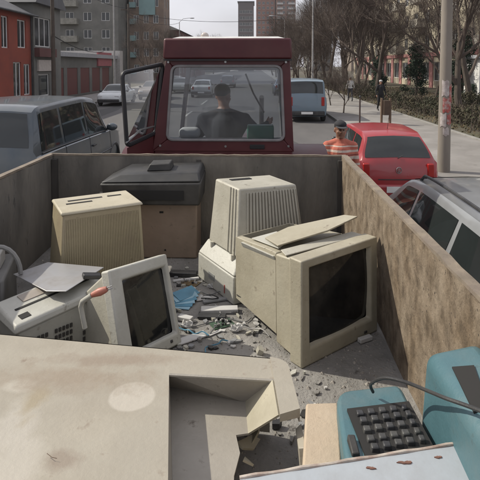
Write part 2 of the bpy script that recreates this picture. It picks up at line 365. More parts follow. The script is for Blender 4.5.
def tree(k, x, y, rz, s, label, group='bare trees along the park edge', z=.1, name='bare_tree'):
    t = empty(name, (x, y, z), rz, label, 'tree', group); t.scale = (s, s, s)
    for n, d in (('trunk', protos[k][0]), ('crown', protos[k][1])):
        o = bpy.data.objects.new(n, d); COL.objects.link(o); o.parent = t
    return t
rt_ = random.Random(3)
T_ = [(9.2, 22, 1), (11.4, 27, 0), (12.5, 34, 3), (9.4, 38, 0), (9.0, 45, 2), (12, 48, 0), (9.2, 52, 1), (12.5, 56, 3), (9.0, 60, 0), (15.5, 62, 1), (9.4, 68, 2), (12.5, 72, 0), (9.0, 77, 1), (14.8, 80, 2), (9.3, 86, 0), (11.5, 95, 1), (8.8, 105, 2), (12.5, 112, 0), (9.0, 120, 1), (11, 135, 2), (9, 150, 0)]
for i, (x, y, k) in enumerate(T_):
    lb_ = 'tall bare tree with dense brown twigs standing in the park behind the pavement' if i > 2 else ['bare tree with a leaning trunk nearest the utility pole', 'second bare tree behind the hedge right of the red hatchback', 'low bare tree in front of the cream block'][i]
    tree(k, x+rt_.uniform(-.4, .4), y, rt_.uniform(0, 6.3), rt_.uniform(.95, 1.25), lb_, 'bare trees in the park' if i > 2 else None)
for i, (x, y, k, s) in enumerate(((4.6, 26, 3, .38), (4.7, 31, 3, .36), (4.6, 41, 3, .8), (4.6, 52, 1, .8), (4.7, 64, 3, 1.), (4.6, 76, 1, 1.), (4.7, 90, 2, .9), (4.6, 108, 0, .9), (4.7, 130, 2, .9))):
    tree(k, x, y, i*1.3, s, 'young bare kerbside tree rising behind the blue grey van' if i > 1 else ['thin bare sapling by the kerb right of the van', 'second thin sapling farther along the kerb'][i], 'kerbside trees' if i > 1 else None)
for i, (x, y, k, s) in enumerate(((-12.4, 58, 1, .8), (-12.5, 74, 0, .7), (-12.4, 105, 2, .75), (-12.5, 150, 0, 1.), (-18, 175, 1, 1.1), (-30, 178, 0, 1.1))):
    tree(k, x, y, i*2.1, s, 'bare street tree on the far left pavement', 'trees on the left side')

def leaf_mass(name, fn, n, size, m, parent=None, seed=1):
    """many small leaf faces scattered through a volume; fn(rnd)->point"""
    rnd = random.Random(seed); b = MB()
    for _ in range(n):
        p = fn(rnd); s = size*rnd.uniform(.6, 1.4)
        a = Vector((rnd.gauss(0, 1), rnd.gauss(0, 1), rnd.gauss(0, 1))).normalized(); c = a.orthogonal().normalized()*s; e = a.cross(c.normalized())*s*.6
        b.add([p-c, p+e*.8, p+c, p-e*.8], [(0, 1, 2, 3)])
    return b.build(name, m, parent)
m_hedge = mat('hedge_leaf', (.04, .042, .02), .9, var=.5, scale=1.5, c2=(.085, .062, .04), s2=.8)
m_ever = mat('evergreen_leaf', (.018, .034, .018), .85, var=.4, scale=1.5)
def hedge(x0, x1, y0, y1, h, label, seed):
    c = Vector(((x0+x1)/2, (y0+y1)/2, .1)); w, l = x1-x0, y1-y0
    def fn(r):
        x, y = r.uniform(-w/2, w/2), r.uniform(-l/2, l/2); hh = h*(.85+.3*noise.noise(Vector((x*.9+seed, y*.6, 0)))); k = r.random()
        z = hh*(r.random()**.5); e = .08*noise.noise(Vector((x*3, y*3, z*3)))*4
        return Vector((x+e, y+e, z))
    root = empty('hedge', c, 0, label, 'hedge', None)
    leaf_mass('foliage', fn, int(900*w*l**.7*h)+1500, .055, m_hedge, root, seed)
    r = random.Random(seed); b = MB()
    for _ in range(int(20+l*8)):
        x, y = r.uniform(-w/2, w/2), r.uniform(-l/2, l/2); b.tube([(x, y, -.05), (x+r.gauss(0, .1), y+r.gauss(0, .1), h*.5), (x+r.gauss(0, .2), y+r.gauss(0, .2), h*r.uniform(.8, 1.12))], [.014, .01, .005], 3)
    tag(b.build('stem', m_twig, root), kind='stuff')
hedge(8.1, 9.0, 17.2, 33, 1.0, 'low brown hedge along the pavement edge right of the pole', 3)
hedge(8.0, 8.9, 34.5, 60, 1.1, 'long low hedge farther along the pavement', 4)
hedge(10, 15, 25, 26.2, 1.15, 'dark clipped hedge crossing the park in front of the kiosk', 5)
hedge(7.9, 10.5, 12, 15.5, .7, 'scrubby low hedge at the right edge of the picture', 6)
def shrub(x, y, h, w, label, seed, m=None):
    root = empty('evergreen_shrub', (x, y, .1), 0, label, 'shrub')
    cl = []; r = random.Random(seed)
    for _ in range(26):
        z = r.uniform(.12, 1); cl.append((Vector((r.gauss(0, .22)*w*(1.15-z), r.gauss(0, .22)*w*(1.15-z), z*h)), w*r.uniform(.12, .25)))
    def fn(r):
        c, s = r.choice(cl); v = Vector((r.gauss(0, 1), r.gauss(0, 1), r.gauss(0, 1))).normalized()*s*r.random()**.4; return c+v
    leaf_mass('foliage', fn, 6000, .07, m or m_ever, root, seed)
    b = MB(); b.tube([(0, 0, -.1), (.05, 0, h*.5), (0, .05, h*.9)], [.09, .06, .02], 7); b.build('trunk', m_bark, root)
shrub(12.9, 31.5, 4.4, 2.4, 'dark evergreen shrub right of the utility pole', 1)
shrub(11.5, 36, 3.8, 2.2, 'dark evergreen shrub left of the utility pole', 2)
shrub(10.3, 42, 3.0, 2.2, 'round evergreen shrub beside the park path', 8)
shrub(14.0, 20.5, 5.5, 2.2, 'tall evergreen at the right edge of the picture', 5)
def tuft(r):
    t = r.random(); return Vector((r.uniform(7.6, 16), 12+t*45, .1+abs(r.gauss(0, .05))))
g = leaf_mass('ground_cover', tuft, 14000, .06, mat('dead_leaf', (.1, .075, .04), .95, var=.5, scale=1), None, 12); tag(g, 'brown grass and dead leaves under the park trees', 'ground cover', kind='stuff')

# ------------------------------------------------------------------ poles, posts and wires
pb = atz(443.5, 178, .12); PX, PY = 4.35, 11.55
pole = empty('utility_pole', (PX, PY, .12), 0, 'tall concrete utility pole with torn posters in front of the hedge', 'utility pole')
b = MB(); b.tube([(0, 0, -.2), (0, 0, 3), (0, 0, 9.5)], [.142, .125, .1], 20); b.build('shaft', m_conc, pole, smooth=True)
def poster(a0, a1, z0, z1, m, r=.152, nm='poster'):
    b = MB(); n = 6
    pts = [(math.cos(a0+(a1-a0)*i/n), math.sin(a0+(a1-a0)*i/n)) for i in range(n+1)]
    rr = lambda z, o: .142-.0057*z+o
    vs = []
    for z in (z0, z1):
        for o in (.002, .006): vs += [(x*rr(z, o), y*rr(z, o), z + (.02*math.sin(9*x+z*7))) for x, y in pts]
    m1 = n+1; f = []
    for i in range(n):
        f += [(m1+i, m1+i+1, 3*m1+i+1, 3*m1+i), (i+1, i, 2*m1+i, 2*m1+i+1), (i, i+1, m1+i+1, m1+i), (2*m1+i+1, 2*m1+i, 3*m1+i, 3*m1+i+1)]
    b.add(vs, f); return b.build(nm, m, pole)
m_pw = mat('poster_paper', (.42, .38, .36), .8, var=.2, scale=14, c2=(.25, .2, .18), s2=9); m_pr = mat('poster_red', (.3, .07, .06), .8, var=.3, scale=14, c2=(.38, .33, .3), s2=12)
D0 = -math.pi/2
for a0, a1, z0, z1, m_ in ((-.9, .3, 1.75, 2.1, m_pw), (.35, 1.1, 1.6, 2.0, m_pr), (-.7, .7, 1.38, 1.7, m_pr), (-1.1, -.1, 1.05, 1.35, m_pw), (0, .9, 1.1, 1.34, m_pr), (-.6, .4, .85, 1.03, m_pw)):
    poster(D0+a0, D0+a1, z0, z1, m_)
b = MB(); b.tube([(-.6, 0, 8.9), (.6, 0, 8.9)], .05, 8); b.build('cross_arm', m_steel, pole)
b = MB(); b.tube([(0, 0, 3.95), (1.3, .1, 4.0)], .022, 8); b.box(.75, 1.35, -.04, -.01, 4.03, 4.35); b.build('bracket', m_black, pole)
# thin light lamp post behind the van
def lamp_post(x, y, h, label, arm=-1):
    t = empty('lamp_post', (x, y, .12), 0, label, 'lamp post', None)
    b = MB(); b.tube([(0, 0, -.1), (0, 0, h)], [.09, .05], 10); b.build('shaft', mat('galvanised', (.33, .32, .31), .6, .3), t, smooth=True)
    b = MB(); b.tube([(0, 0, h), (arm*.6, 0, h+.5), (arm*1.6, 0, h+.6)], .03, 8); b.build('arm', m_steel, t)
    b = MB(); b.ell((arm*1.9, 0, h+.58), (.38, .13, .09), 12); b.build('lamp_head', mat('lamp_grey', (.4, .4, .4), .5), t, smooth=True)
lamp_post(4.25, 37, 9, 'thin pale lamp post rising behind the blue grey van')
lamp_post(4.25, 72, 9, 'farther lamp post seen through the kerbside trees')
lamp_post(-11.3, 40, 9, 'lamp post on the left pavement before the garage row', 1)
lamp_post(-11.3, 75, 9, 'lamp post on the left pavement before the tan block', 1)
def wpole(x, y, h, label):
    t = empty('wooden_pole', (x, y, .1), 0, label, 'utility pole')
    b = MB(); b.tube([(0, 0, -.1), (0, 0, h)], [.14, .1], 10); b.build('shaft', m_bark, t, smooth=True); b = MB(); b.box(-.7, .7, -.05, .05, h-.6, h-.48); b.build('cross_arm', m_bark, t)
wpole(-12.2, 30, 8.5, 'dark wooden pole in front of the grey gable house'); wpole(-12.4, 49, 8.5, 'dark wooden pole in front of the garage row')
def wire(name, a, c, sag, r, label):
    a, c = Vector(a), Vector(c); pts = [a.lerp(c, i/16)-Vector((0, 0, sag*4*(i/16)*(1-i/16))) for i in range(17)]
    b = MB(); b.tube(pts, r, 4); tag(b.build(name, m_rubber), label, 'cable')
wire('overhead_cable', (-12.2, 30, 8.2), (-12.4, 49, 8.2), .5, .02, 'overhead cable between the two wooden poles on the left')
wire('overhead_cable', (-21, 84.5, 11.5), (4.25, 72, 9.3), .9, .035, 'cable crossing the sky above the tractor cab')
wire('overhead_cable', (-12.4, 49, 7.6), (-11.3, 75, 9), .6, .025, 'cable running from the wooden pole towards the tan block')
wire('overhead_cable', (-12.2, 30, 4.4), (-15.2, 50, 4.0), .4, .03, 'low slack cable in front of the maroon garages')
# small posts on the pavement
t = empty('bollard', (4.5, 21.5, .12), 0, 'thin dark iron post by the kerb right of the van', 'post'); b = MB(); b.tube([(0, 0, -.05), (0, 0, 1.1)], .035, 8); b.build('shaft', mat('brown_iron', (.06, .04, .035), .7), t); b = MB(); b.ell((0, 0, 1.12), (.05, .05, .05)); b.build('knob', m_black, t)
t = empty('litter_bin', (5.45, 20.9, .12), .2, 'brown wooden litter bin on two posts on the pavement', 'litter bin')
m_bw = mat('brown_wood', (.13, .085, .055), .8, var=.25, scale=4, stretch=(6, 6, 1), bump=.3)
for s in (-1, 1):
    b = MB(); b.box(s*.19-.04, s*.19+.04, -.04, .04, -.05, 1.1); b.build('post', m_bw, t, bevel=.008)
b = MB(); b.box(-.145, .145, -.13, .13, .4, 1.0); b.build('basket', mat('dark_wood', (.07, .045, .03), .85, var=.3), t, bevel=.01)
wire('overhead_cable', (PX, PY, 9), (4.25, 37, 8.8), .4, .015, 'cable from the concrete pole to the thin lamp post')

# ------------------------------------------------------------------ cars
def crm(keys, x):
    xs = [k[0] for k in keys]
    if x <= xs[0]: return keys[0][1:]
    if x >= xs[-1]: return keys[-1][1:]
    i = max(j for j in range(len(xs)-1) if xs[j] <= x)
    t = (x-xs[i])/(xs[i+1]-xs[i]); out = []
    for c in range(1, len(keys[0])):
        p1, p2 = keys[i][c], keys[i+1][c]; h = xs[i+1]-xs[i]
        d = lambda j: 0 if j <= 0 or j >= len(xs)-1 else (lambda a, bb: 0 if a*bb <= 0 else 2*a*bb/(a+bb))((keys[j][c]-keys[j-1][c])/(xs[j]-xs[j-1]), (keys[j+1][c]-keys[j][c])/(xs[j+1]-xs[j]))
        m0, m1 = d(i)*h, d(i+1)*h
        if i == 0: m0 = (p2-p1)
        if i == len(xs)-2: m1 = (p2-p1)
        out.append((2*t**3-3*t*t+1)*p1+(t**3-2*t*t+t)*m0+(-2*t**3+3*t*t)*p2+(t**3-t*t)*m1)
    return out
HATCH = [(-2.06, .42, .56, .58, .70, .62), (-2.05, .28, .80, .82, .80, .72), (-1.98, .22, .93, .97, .84, .74), (-1.60, .2, .96, 1.36, .86, .60), (-1.3, .2, .955, 1.43, .865, .61), (-.3, .2, .94, 1.45, .87, .62), (.42, .2, .92, 1.40, .87, .60), (1.2, .2, .90, .96, .86, .74), (1.6, .22, .82, .88, .84, .7), (1.95, .25, .68, .72, .78, .62), (2.06, .35, .52, .54, .66, .52)]
WAGON = [(-2.15, .42, .56, .58, .70, .62), (-2.13, .28, .82, .84, .80, .72), (-2.05, .22, .95, 1.0, .84, .74), (-1.78, .2, .96, 1.38, .86, .60), (-1.5, .2, .955, 1.43, .865, .61), (-.3, .2, .94, 1.46, .87, .62), (.52, .2, .92, 1.41, .87, .60), (1.3, .2, .90, .96, .86, .74), (1.7, .22, .82, .88, .84, .7), (2.05, .25, .68, .72, .78, .62), (2.15, .35, .52, .54, .66, .52)]
SEDAN = [(-2.2, .42, .6, .62, .70, .62), (-2.18, .28, .82, .86, .80, .70), (-2.0, .22, .90, .97, .84, .74), (-1.5, .2, .92, 1.0, .85, .72), (-.95, .2, .93, 1.36, .86, .58), (-.2, .2, .92, 1.42, .87, .6), (.35, .2, .91, 1.38, .87, .58), (1.1, .2, .9, .95, .86, .72), (1.7, .22, .82, .86, .84, .7), (2.1, .25, .66, .7, .76, .6), (2.2, .35, .5, .52, .64, .5)]
VAN = [(-2.35, .45, .6, .62, .78, .70), (-2.33, .3, 1.05, 1.1, .88, .80), (-2.28, .26, 1.12, 1.3, .90, .80), (-2.15, .25, 1.14, 1.86, .91, .76), (-2.0, .25, 1.14, 1.93, .91, .75), (.6, .25, 1.12, 1.94, .92, .76), (1.15, .25, 1.1, 1.84, .91, .72), (1.8, .25, 1.06, 1.14, .90, .78), (2.2, .28, .9, .95, .86, .74), (2.35, .4, .6, .62, .74, .62)]
MPV = [(-2.2, .42, .6, .62, .75, .66), (-2.18, .3, .92, .96, .86, .76), (-2.12, .25, 1.05, 1.15, .88, .78), (-1.95, .24, 1.06, 1.66, .89, .70), (-1.75, .24, 1.06, 1.73, .89, .70), (-.2, .24, 1.04, 1.76, .90, .70), (.65, .24, 1.02, 1.68, .90, .68), (1.3, .24, 1.0, 1.06, .89, .76), (1.8, .26, .92, .97, .87, .74), (2.12, .28, .75, .8, .8, .66), (2.2, .4, .55, .57, .7, .58)]
def ringpts(keys, x):
    zb, belt, top, w, wt = crm(keys, x)
    g = min(.07, (top-belt)*.3)
    return [Vector((x, 0, zb)), Vector((x, .82*w, zb)), Vector((x, .96*w, zb+.06)), Vector((x, w, zb+(belt-zb)*.45)), Vector((x, w*1.005, zb+(belt-zb)*.6)), Vector((x, w*.975, belt-.02)), Vector((x, w*.945, belt+.0)), Vector((x, wt+.035*min(1, (top-belt)*3), top-g)), Vector((x, wt, top-g*.35)), Vector((x, wt*.6, top-.004)), Vector((x, 0, top+.006))]
def car(style, x, y, heading, paint, label, cat='car', name='parked_car', group=None, wins=None, rails=False, detail=True, lights=True, badge=False, plate=True, scale=1., rim=None, black_mirror=False):
    keys = {'hatch': HATCH, 'wagon': WAGON, 'sedan': SEDAN, 'van': VAN, 'mpv': MPV}[style]
    root = empty(name, (x, y, 0), heading, label, cat, group); root.scale = (scale,)*3
    x0, x1 = keys[0][0], keys[-1][0]; xs = []
    for i in range(len(keys)-1):
        n = max(1, int((keys[i+1][0]-keys[i][0])/.09)); xs += [keys[i][0]+(keys[i+1][0]-keys[i][0])*k/n for k in range(n)]
    xs.append(x1)
    b = MB(); rings = []
    for X_ in xs:
        h = ringpts(keys, X_); rings.append(h + [Vector((p.x, -p.y, p.z)) for p in h[-2:0:-1]])
    n = len(rings[0]); v = [p for r in rings for p in r]; f = [(i*n+k, i*n+(k+1) % n, (i+1)*n+(k+1) % n, (i+1)*n+k) for i in range(len(rings)-1) for k in range(n)]
    f += [tuple(range(n))[::-1], tuple((len(rings)-1)*n+k for k in range(n))]
    b.add(v, f); body = b.build('body', paint, root, smooth=True)
    def side(xx, vv, s, lo=6, hi=7):
        p = ringpts(keys, xx); q = p[lo].lerp(p[hi], vv); return Vector((q.x, q.y*s, q.z))
    def topp(xx, k):
        p = ringpts(keys, xx); a = abs(k)
        q = p[10].lerp(p[9], a/.6) if a < .6 else p[9].lerp(p[8], (a-.6)/.4); return Vector((q.x, q.y*(1 if k > 0 else -1), q.z))
    def patch(fn, us, vs_, m, nm, off=.005, par=None, th=.0):
        """fn(u,v) surface point; four-cornered patch given by functions on a 10x6 grid"""
        NU, NV = 12, 6; P = []
        for j in range(NV+1):
            for i in range(NU+1): P.append(fn(us(i/NU, j/NV), vs_(i/NU, j/NV)))
        Q = []
        for j in range(NV+1):
            for i in range(NU+1):
                a = P[j*(NU+1)+min(i+1, NU)]-P[j*(NU+1)+max(i-1, 0)]; c = P[min(j+1, NV)*(NU+1)+i]-P[max(j-1, 0)*(NU+1)+i]
                nn = a.cross(c).normalized(); pp = P[j*(NU+1)+i]
                cen = Vector((pp.x*.6, 0, .8)); 
                if nn.dot(pp-cen) < 0: nn = -nn
                Q.append(pp+nn*off)
        b = MB(); b.add(Q, [(j*(NU+1)+i, j*(NU+1)+i+1, (j+1)*(NU+1)+i+1, (j+1)*(NU+1)+i) for j in range(NV) for i in range(NU)])
        return b.build(nm, m, par or root, smooth=True)
    def sidepatch(c, s, m, nm, lo=6, hi=7, off=.005):
        # c: (xb0,xb1,xt0,xt1,v0,v1)
        us = lambda a, v: (c[0]*(1-a)+c[1]*a)*(1-v)+(c[2]*(1-a)+c[3]*a)*v
        fn = lambda u, v: side(u, v, s, lo, hi)
        return patch(fn, us, lambda a, v: c[4]+(c[5]-c[4])*v, m, nm, off)
    W = wins or {'hatch': [(-1.72, -1.02, -1.52, -1.0), (-.93, .02, -.93, .02), (.1, 1.02, .1, .5)],
                 'wagon': [(-1.92, -1.12, -1.74, -1.1), (-1.0, -.02, -1.0, -.02), (.08, 1.12, .08, .6)],
                 'sedan': [(-1.25, -.62, -1.0, -.62), (-.54, .12, -.54, .12), (.2, .95, .2, .42)],
                 'van': [(-2.08, -.9, -2.02, -.9), (-.78, .35, -.78, .35), (.47, 1.6, .47, 1.2)],
                 'mpv': [(-1.95, -1.2, -1.85, -1.2), (-1.1, -.12, -1.1, -.12), (-.02, 1.15, -.02, .72)]}[style]
    for s in (-1, 1):
        for w in W: sidepatch((*w, .07, .93), s, m_carg, 'side_window')
    rt, rb, wt_, wb = {'hatch': (-1.62, -1.96, .48, 1.12), 'wagon': (-1.80, -2.03, .58, 1.22), 'sedan': (-.98, -1.42, .4, 1.02), 'van': (-2.16, -2.275, 1.2, 1.72), 'mpv': (-1.97, -2.11, .72, 1.22)}[style]
    patch(lambda u, v: topp(u, v), lambda a, v: rb+(rt-rb)*v, lambda a, v: (-.93+1.86*a), m_carg, 'rear_window', .006)
    patch(lambda u, v: topp(u, v), lambda a, v: wb+(wt_-wb)*v, lambda a, v: (-.95+1.9*a), m_carg, 'windscreen', .006)
    # wheels
    ax = (x0+.75, x1-.8); wy = .76 if style != 'van' else .82
    for X_ in ax:
        for s in (-1, 1):
            t = MB(); r = .31; prof = [(.2, -.1), (.28, -.1), (r, -.075), (r, .075), (.28, .1), (.2, .1)]
            n = 28; vs = [(X_+q*math.cos(2*math.pi*k/n), s*(wy+o), r+q*math.sin(2*math.pi*k/n)) for k in range(n) for q, o in prof]
            fs = [(k*6+j, k*6+(j+1) % 6, ((k+1) % n)*6+(j+1) % 6, ((k+1) % n)*6+j) for k in range(n) for j in range(6)]
            t.add(vs, fs); wh = t.build('wheel', m_rubber, root, smooth=True)
            q = MB(); q.cyl((X_, s*(wy+.05), r), (0, 1, 0), .205, .05, 24)
            for k in range(5):
                a = 2*math.pi*k/5; q.tube([(X_, s*(wy+.09), r), (X_+.18*math.cos(a), s*(wy+.085), r+.18*math.sin(a))], .022, 6)
            q.build('rim', rim or m_steel, wh, smooth=True)
            a = MB(); n = 20; pts = [(X_+.37*math.cos(math.pi*k/n), s*(crm(keys, X_)[3]*.985), .33+.37*math.sin(math.pi*k/n)) for k in range(n+1)]
            a.tube(pts, .035, 6); a.build('wheel_arch', m_black, root, smooth=True)
    if lights:
        m_tl = mat('tail_light', (.3, .012, .01), .15, var=.1); m_hl = mat('head_light', (.5, .5, .5), .1, var=.1)
        for s in (-1, 1):
            if style in ('van', 'mpv'): b = MB(); zz = (.75, 1.15); 
            else: zz = (.66, .9)
            yb = crm(keys, x0+.06)[3]
            b = MB(); b.box(x0-.012, x0+.1, s*yb*.80-.07, s*yb*.80+.07, zz[0], zz[1]); b.build('tail_light', m_tl, root, bevel=.02)
            b = MB(); b.box(x1-.25, x1-.06, s*.56-.15, s*.56+.15, .58, .71); b.build('head_light', m_hl, root, bevel=.03)
    b = MB(); b.box(x0-.06, x0+.12, -.8, .8, .3, .52); b.build('rear_bumper', paint if style in ('hatch', 'wagon') else m_black, root, bevel=.05, seg=3)
    b = MB(); b.box(x1-.12, x1+.05, -.72, .72, .28, .48); b.build('front_bumper', paint if style in ('hatch', 'wagon') else m_black, root, bevel=.05, seg=3)
    if plate:
        b = MB(); b.box(x0-.075, x0-.062, -.26, .26, .38, .49) ; b.build('number_plate', m_white, root)
    if badge:
        b = MB(); n = 20; b.tube([(x0-.018, .055*math.cos(2*math.pi*k/n), .78+.055*math.sin(2*math.pi*k/n)) for k in range(n+1)], .007, 6)
        for a_, c_ in (((-.035, .04), (-.012, -.04)), ((-.012, -.04), (0, .0)), ((0, .0), (.012, -.04)), ((.012, -.04), (.035, .04)), ((-.018, .045), (0, .01)), ((0, .01), (.018, .045))):
            b.tube([(x0-.018, a_[0], .78+a_[1]), (x0-.018, c_[0], .78+c_[1])], .005, 5)
        b.build('badge', m_steel, root, smooth=True)
    for s in (-1, 1):
        xm = W[-1][1]-.12; p = side(xm, .1, s); b = MB(); b.ell((p.x-.02, p.y+s*(.06 if black_mirror else .12), p.z+.05), (.05, .06, .05) if black_mirror else (.07, .11, .075), 12); b.tube([p, (p.x, p.y+s*.06, p.z+.03)], .02, 6); b.build('mirror', m_black if not detail or black_mirror else paint, root, smooth=True)
        if detail:
            for w in W[1:]:
                sp = MB(); X_ = w[0]+.12; p = side(X_, .5, s, 4, 5); sp.box(p.x-.08, p.x+.08, p.y-.012, p.y+.03*s, p.z-.015, p.z+.015) if s > 0 else sp.box(p.x-.08, p.x+.08, p.y-.03, p.y+.012, p.z-.015, p.z+.015); sp.build('door_handle', m_black, root, bevel=.006)
            # door seams and belt moulding
            for X_ in (W[1][0]-.05, W[1][1]+.05, W[2][1]):
                b = MB(); pts = []
                for lo, hi in ((2, 3), (3, 4), (4, 5), (5, 6)):
                    for vv in (0, .5): q = side(X_, vv, s, lo, hi); pts.append(q)
                b.tube(pts, .006, 5); b.build('door_seam', m_black, root)
            b = MB(); b.tube([side(W[0][0]+(W[2][1]-W[0][0])*i/14, .02, s)+Vector((0, s*.006, 0)) for i in range(15)], .011, 6); b.build('belt_moulding', m_black, root, smooth=True)
            b = MB(); b.tube([side(W[0][0]+(W[2][1]-W[0][0])*i/14, .5, s, 3, 4)+Vector((0, s*.004, 0)) for i in range(15)], .016, 6); b.build('side_moulding', m_black, root, smooth=True)
    if rails:
        for s in (-1, 1):
            b = MB(); pts = [topp(-1.5+i*.155, s*.93)+Vector((0, 0, .06 if 0 < i < 12 else -.01)) for i in range(13)]
            b.tube(pts, .016, 8); b.build('roof_rail', m_black, root, smooth=True)
    # antenna
    if detail:
        p = topp(keys[4][0]+.15, 0.0); b = MB(); b.tube([p, p+Vector((-.12, 0, .28))], [.006, .003], 5); b.build('antenna', m_black, root)
    return root
def paintm(n, c, rough=.32, dirt=(.12, .11, .1)): return mat(n, c, rough, var=.06, scale=2, c2=tuple(c[i]*.75+dirt[i]*.25 for i in range(3)), s2=1.3, coat=.5)
m_redcar = paintm('red_paint', (.30, .012, .018)); m_silver = mat('silver_paint', (.33, .34, .35), .35, .55, var=.05, scale=2, coat=.6, c2=(.26, .26, .26), s2=1.5)
UP = math.pi/2
_rc = car('hatch', 2.50, 10.45, UP, m_redcar, 'red hatchback parked by the kerb behind the man in the cap', badge=True, name='red_hatchback', black_mirror=True); _rc.scale = (.86, .83, .95)
b = MB(); b.tube([(-1.99, 0, .99), (-1.90, -.2, 1.06), (-1.86, -.42, 1.10)], .009, 5); b.build('rear_wiper', m_black, _rc)
b = MB(); b.box(-2.07, -2.05, -.42, .42, .60, .615); b.build('tailgate_seam', m_black, _rc)
car('hatch', 2.30, 4.95, UP, m_silver, 'silver car with dark roof rails standing beside the trailer', rails=True, name='silver_car', scale=.97)
car('van', 2.35, 24.9, UP, paintm('bluegrey_paint', (.12, .17, .21), .4), 'blue grey van parked ahead of the red hatchback', 'van', name='parked_van', detail=False)
car('mpv', -4.22, 9.75, UP, mat('grey_green_paint', (.05, .066, .08), .3, .2, var=.08, scale=2, coat=.6, c2=(.1, .105, .1), s2=1.2), 'dark grey people carrier passing left of the trailer', 'car', name='people_carrier', detail=True, scale=1.12, lights=False)
car('sedan', -9.25, 33.3, -UP, paintm('white_car', (.5, .52, .52)), 'white car facing the camera on the left side of the road', name='white_car', detail=False, scale=.95)
car('sedan', -7.9, 39, -UP, paintm('brown_car', (.16, .13, .11)), 'brown grey saloon behind the white car, seen through the open cab door', name='saloon_car', detail=False)
car('hatch', -7.2, 48, -UP, paintm('grey_car', (.16, .17, .17)), 'grey hatchback farther up the left lane, above the cab door frame', name='grey_hatchback', detail=False)
car('sedan', -4.3, 42, UP, paintm('pale_car', (.45, .46, .46)), 'pale saloon seen through the tractor cab glass', name='pale_saloon', detail=False)
car('hatch', -3.2, 60, UP, paintm('dark_car', (.05, .055, .06)), 'dark car far ahead seen through the cab glass', name='dark_hatchback', detail=False)
car('hatch', -9.0, 56, -UP, paintm('pale_car2', (.35, .34, .33)), 'pale hatchback far off by the left kerb', name='pale_hatchback', detail=False)
car('sedan', 2.5, 33, UP, paintm('wine_car', (.12, .03, .03)), 'wine red saloon parked ahead of the blue grey van', name='wine_saloon', detail=False)
car('sedan', 2.5, 45, UP, paintm('blue_car', (.06, .09, .14)), 'blue saloon parked far ahead by the right kerb', name='blue_saloon', detail=False)
# ------------------------------------------------------------------ trailer
m_wgrey = mat('trailer_grey_board', (.108, .099, .086), .85, var=.4, scale=5, bump=.7, c2=(.20, .18, .15), s2=2.6, c3=(.05, .047, .043), stretch=(1, 1, .35), bscale=30)
m_wbrown = mat('trailer_brown_board', (.12, .085, .052), .9, var=.5, scale=14, bump=1., c2=(.23, .185, .135), s2=7, c3=(.045, .032, .022), amt3=1.0, stretch=(1, 1.2, .85), bscale=34, thr=.53)
m_edge = mat('worn_edge', (.19, .155, .115), .8, var=.35, scale=8, c2=(.14, .11, .09), s2=9, bump=.4)
m_tfloor = mat('dusty_floor', (.19, .18, .165), .95, var=.3, scale=5, bump=1., c2=(.28, .265, .245), s2=2.2, c3=(.07, .062, .055), amt3=.6, bscale=40)
m_chass = mat('chassis_paint', (.05, .045, .04), .8, var=.3, scale=4)
tr = empty('farm_trailer', (-.4, 1.8, 0), 0, 'open flat trailer with worn grey and brown side boards, loaded with electronic scrap', 'trailer')
Tm = Matrix.Translation((.4, -1.8, 0))
XL, XR, YF, YB, ZT = -1.418, .602, 3.45, .12, 1.932
b = MB(); b.box(XL-.04, XR+.04, YB, YF+.04, F-.07, F); b.build('floor_board', m_tfloor, tr, M=Tm)
b = MB(); b.box(XL+.001, XR-.001, YF, YF+.035, F+.001, ZT-.014); b.build('front_board', m_wgrey, tr, M=Tm)
def plank(nm, x0, x1, y0, y1, m):
    r = random.Random(len(nm)+int(x0*10)); b = MB(); n = 44; vs = []; fs = []
    for i in range(n+1):
        y = y0+(y1-y0)*i/n; z = ZT-.0145+r.gauss(0, .0015); dx = .003*math.sin(i*.7)
        vs += [(x0+dx, y, F+.002), (x1+dx, y, F+.002), (x1+dx, y, z), (x0+dx, y, z)]
    for i in range(n):
        a = i*4; c = a+4
        fs += [(a+k, c+k, c+(k+1) % 4, a+(k+1) % 4) for k in range(4)]
    fs += [(0, 1, 2, 3), (4*n+3, 4*n+2, 4*n+1, 4*n)]
    b.add(vs, fs); return b.build(nm, m, tr, M=Tm)
plank('side_board', XL-.035, XL, YB, YF+.035, m_wgrey); plank('side_board', XR, XR+.035, YB, YF+.035, m_wbrown)
r = random.Random(4)
for (nm, a, c) in (('top_rail', (XL-.018, YB), (XL-.018, YF+.04)), ('top_rail', (XR+.018, YB), (XR+.018, YF-.004)), ('top_rail', (XL-.01, YF+.0145), (XR+.03, YF+.0145))):
    b = MB(); n = 40; vs = []; d = (Vector(c)-Vector(a)).normalized(); nn = Vector((-d.y, d.x))
    for i in range(n+1):
        p = Vector(a).lerp(Vector(c), i/n); w = (.0185 if abs(d.y) > .5 else .014)+r.uniform(-.001, .001); z = r.gauss(0, .0013)
        vs += [(p.x-nn.x*w, p.y-nn.y*w, ZT-.0125), (p.x+nn.x*w, p.y+nn.y*w, ZT-.0125), (p.x+nn.x*w, p.y+nn.y*w, ZT+z), (p.x-nn.x*w, p.y-nn.y*w, ZT+z+.001)]
    fs = [(i*4+k, i*4+4+k, i*4+4+(k+1) % 4, i*4+(k+1) % 4) for i in range(n) for k in range(4)]+[(0, 1, 2, 3), (4*n+3, 4*n+2, 4*n+1, 4*n)]
    b.add(vs, fs); b.build(nm, m_edge, tr, M=Tm)
b = MB()
b.box(-.405, -.375, YF-.008, YF-.001, F+.005, ZT-.035); b.build('seam_strip', m_chass, tr, M=Tm)
b = MB(); b.box(XL+.001, XL+.035, YF-.036, YF-.001, F+.002, ZT-.033); b.build('corner_post', m_chass, tr, M=Tm)
b = MB(); b.box(XR-.03, XR-.001, YF-.031, YF-.001, F+.002, ZT-.033); b.build('corner_post', m_chass, tr, M=Tm)
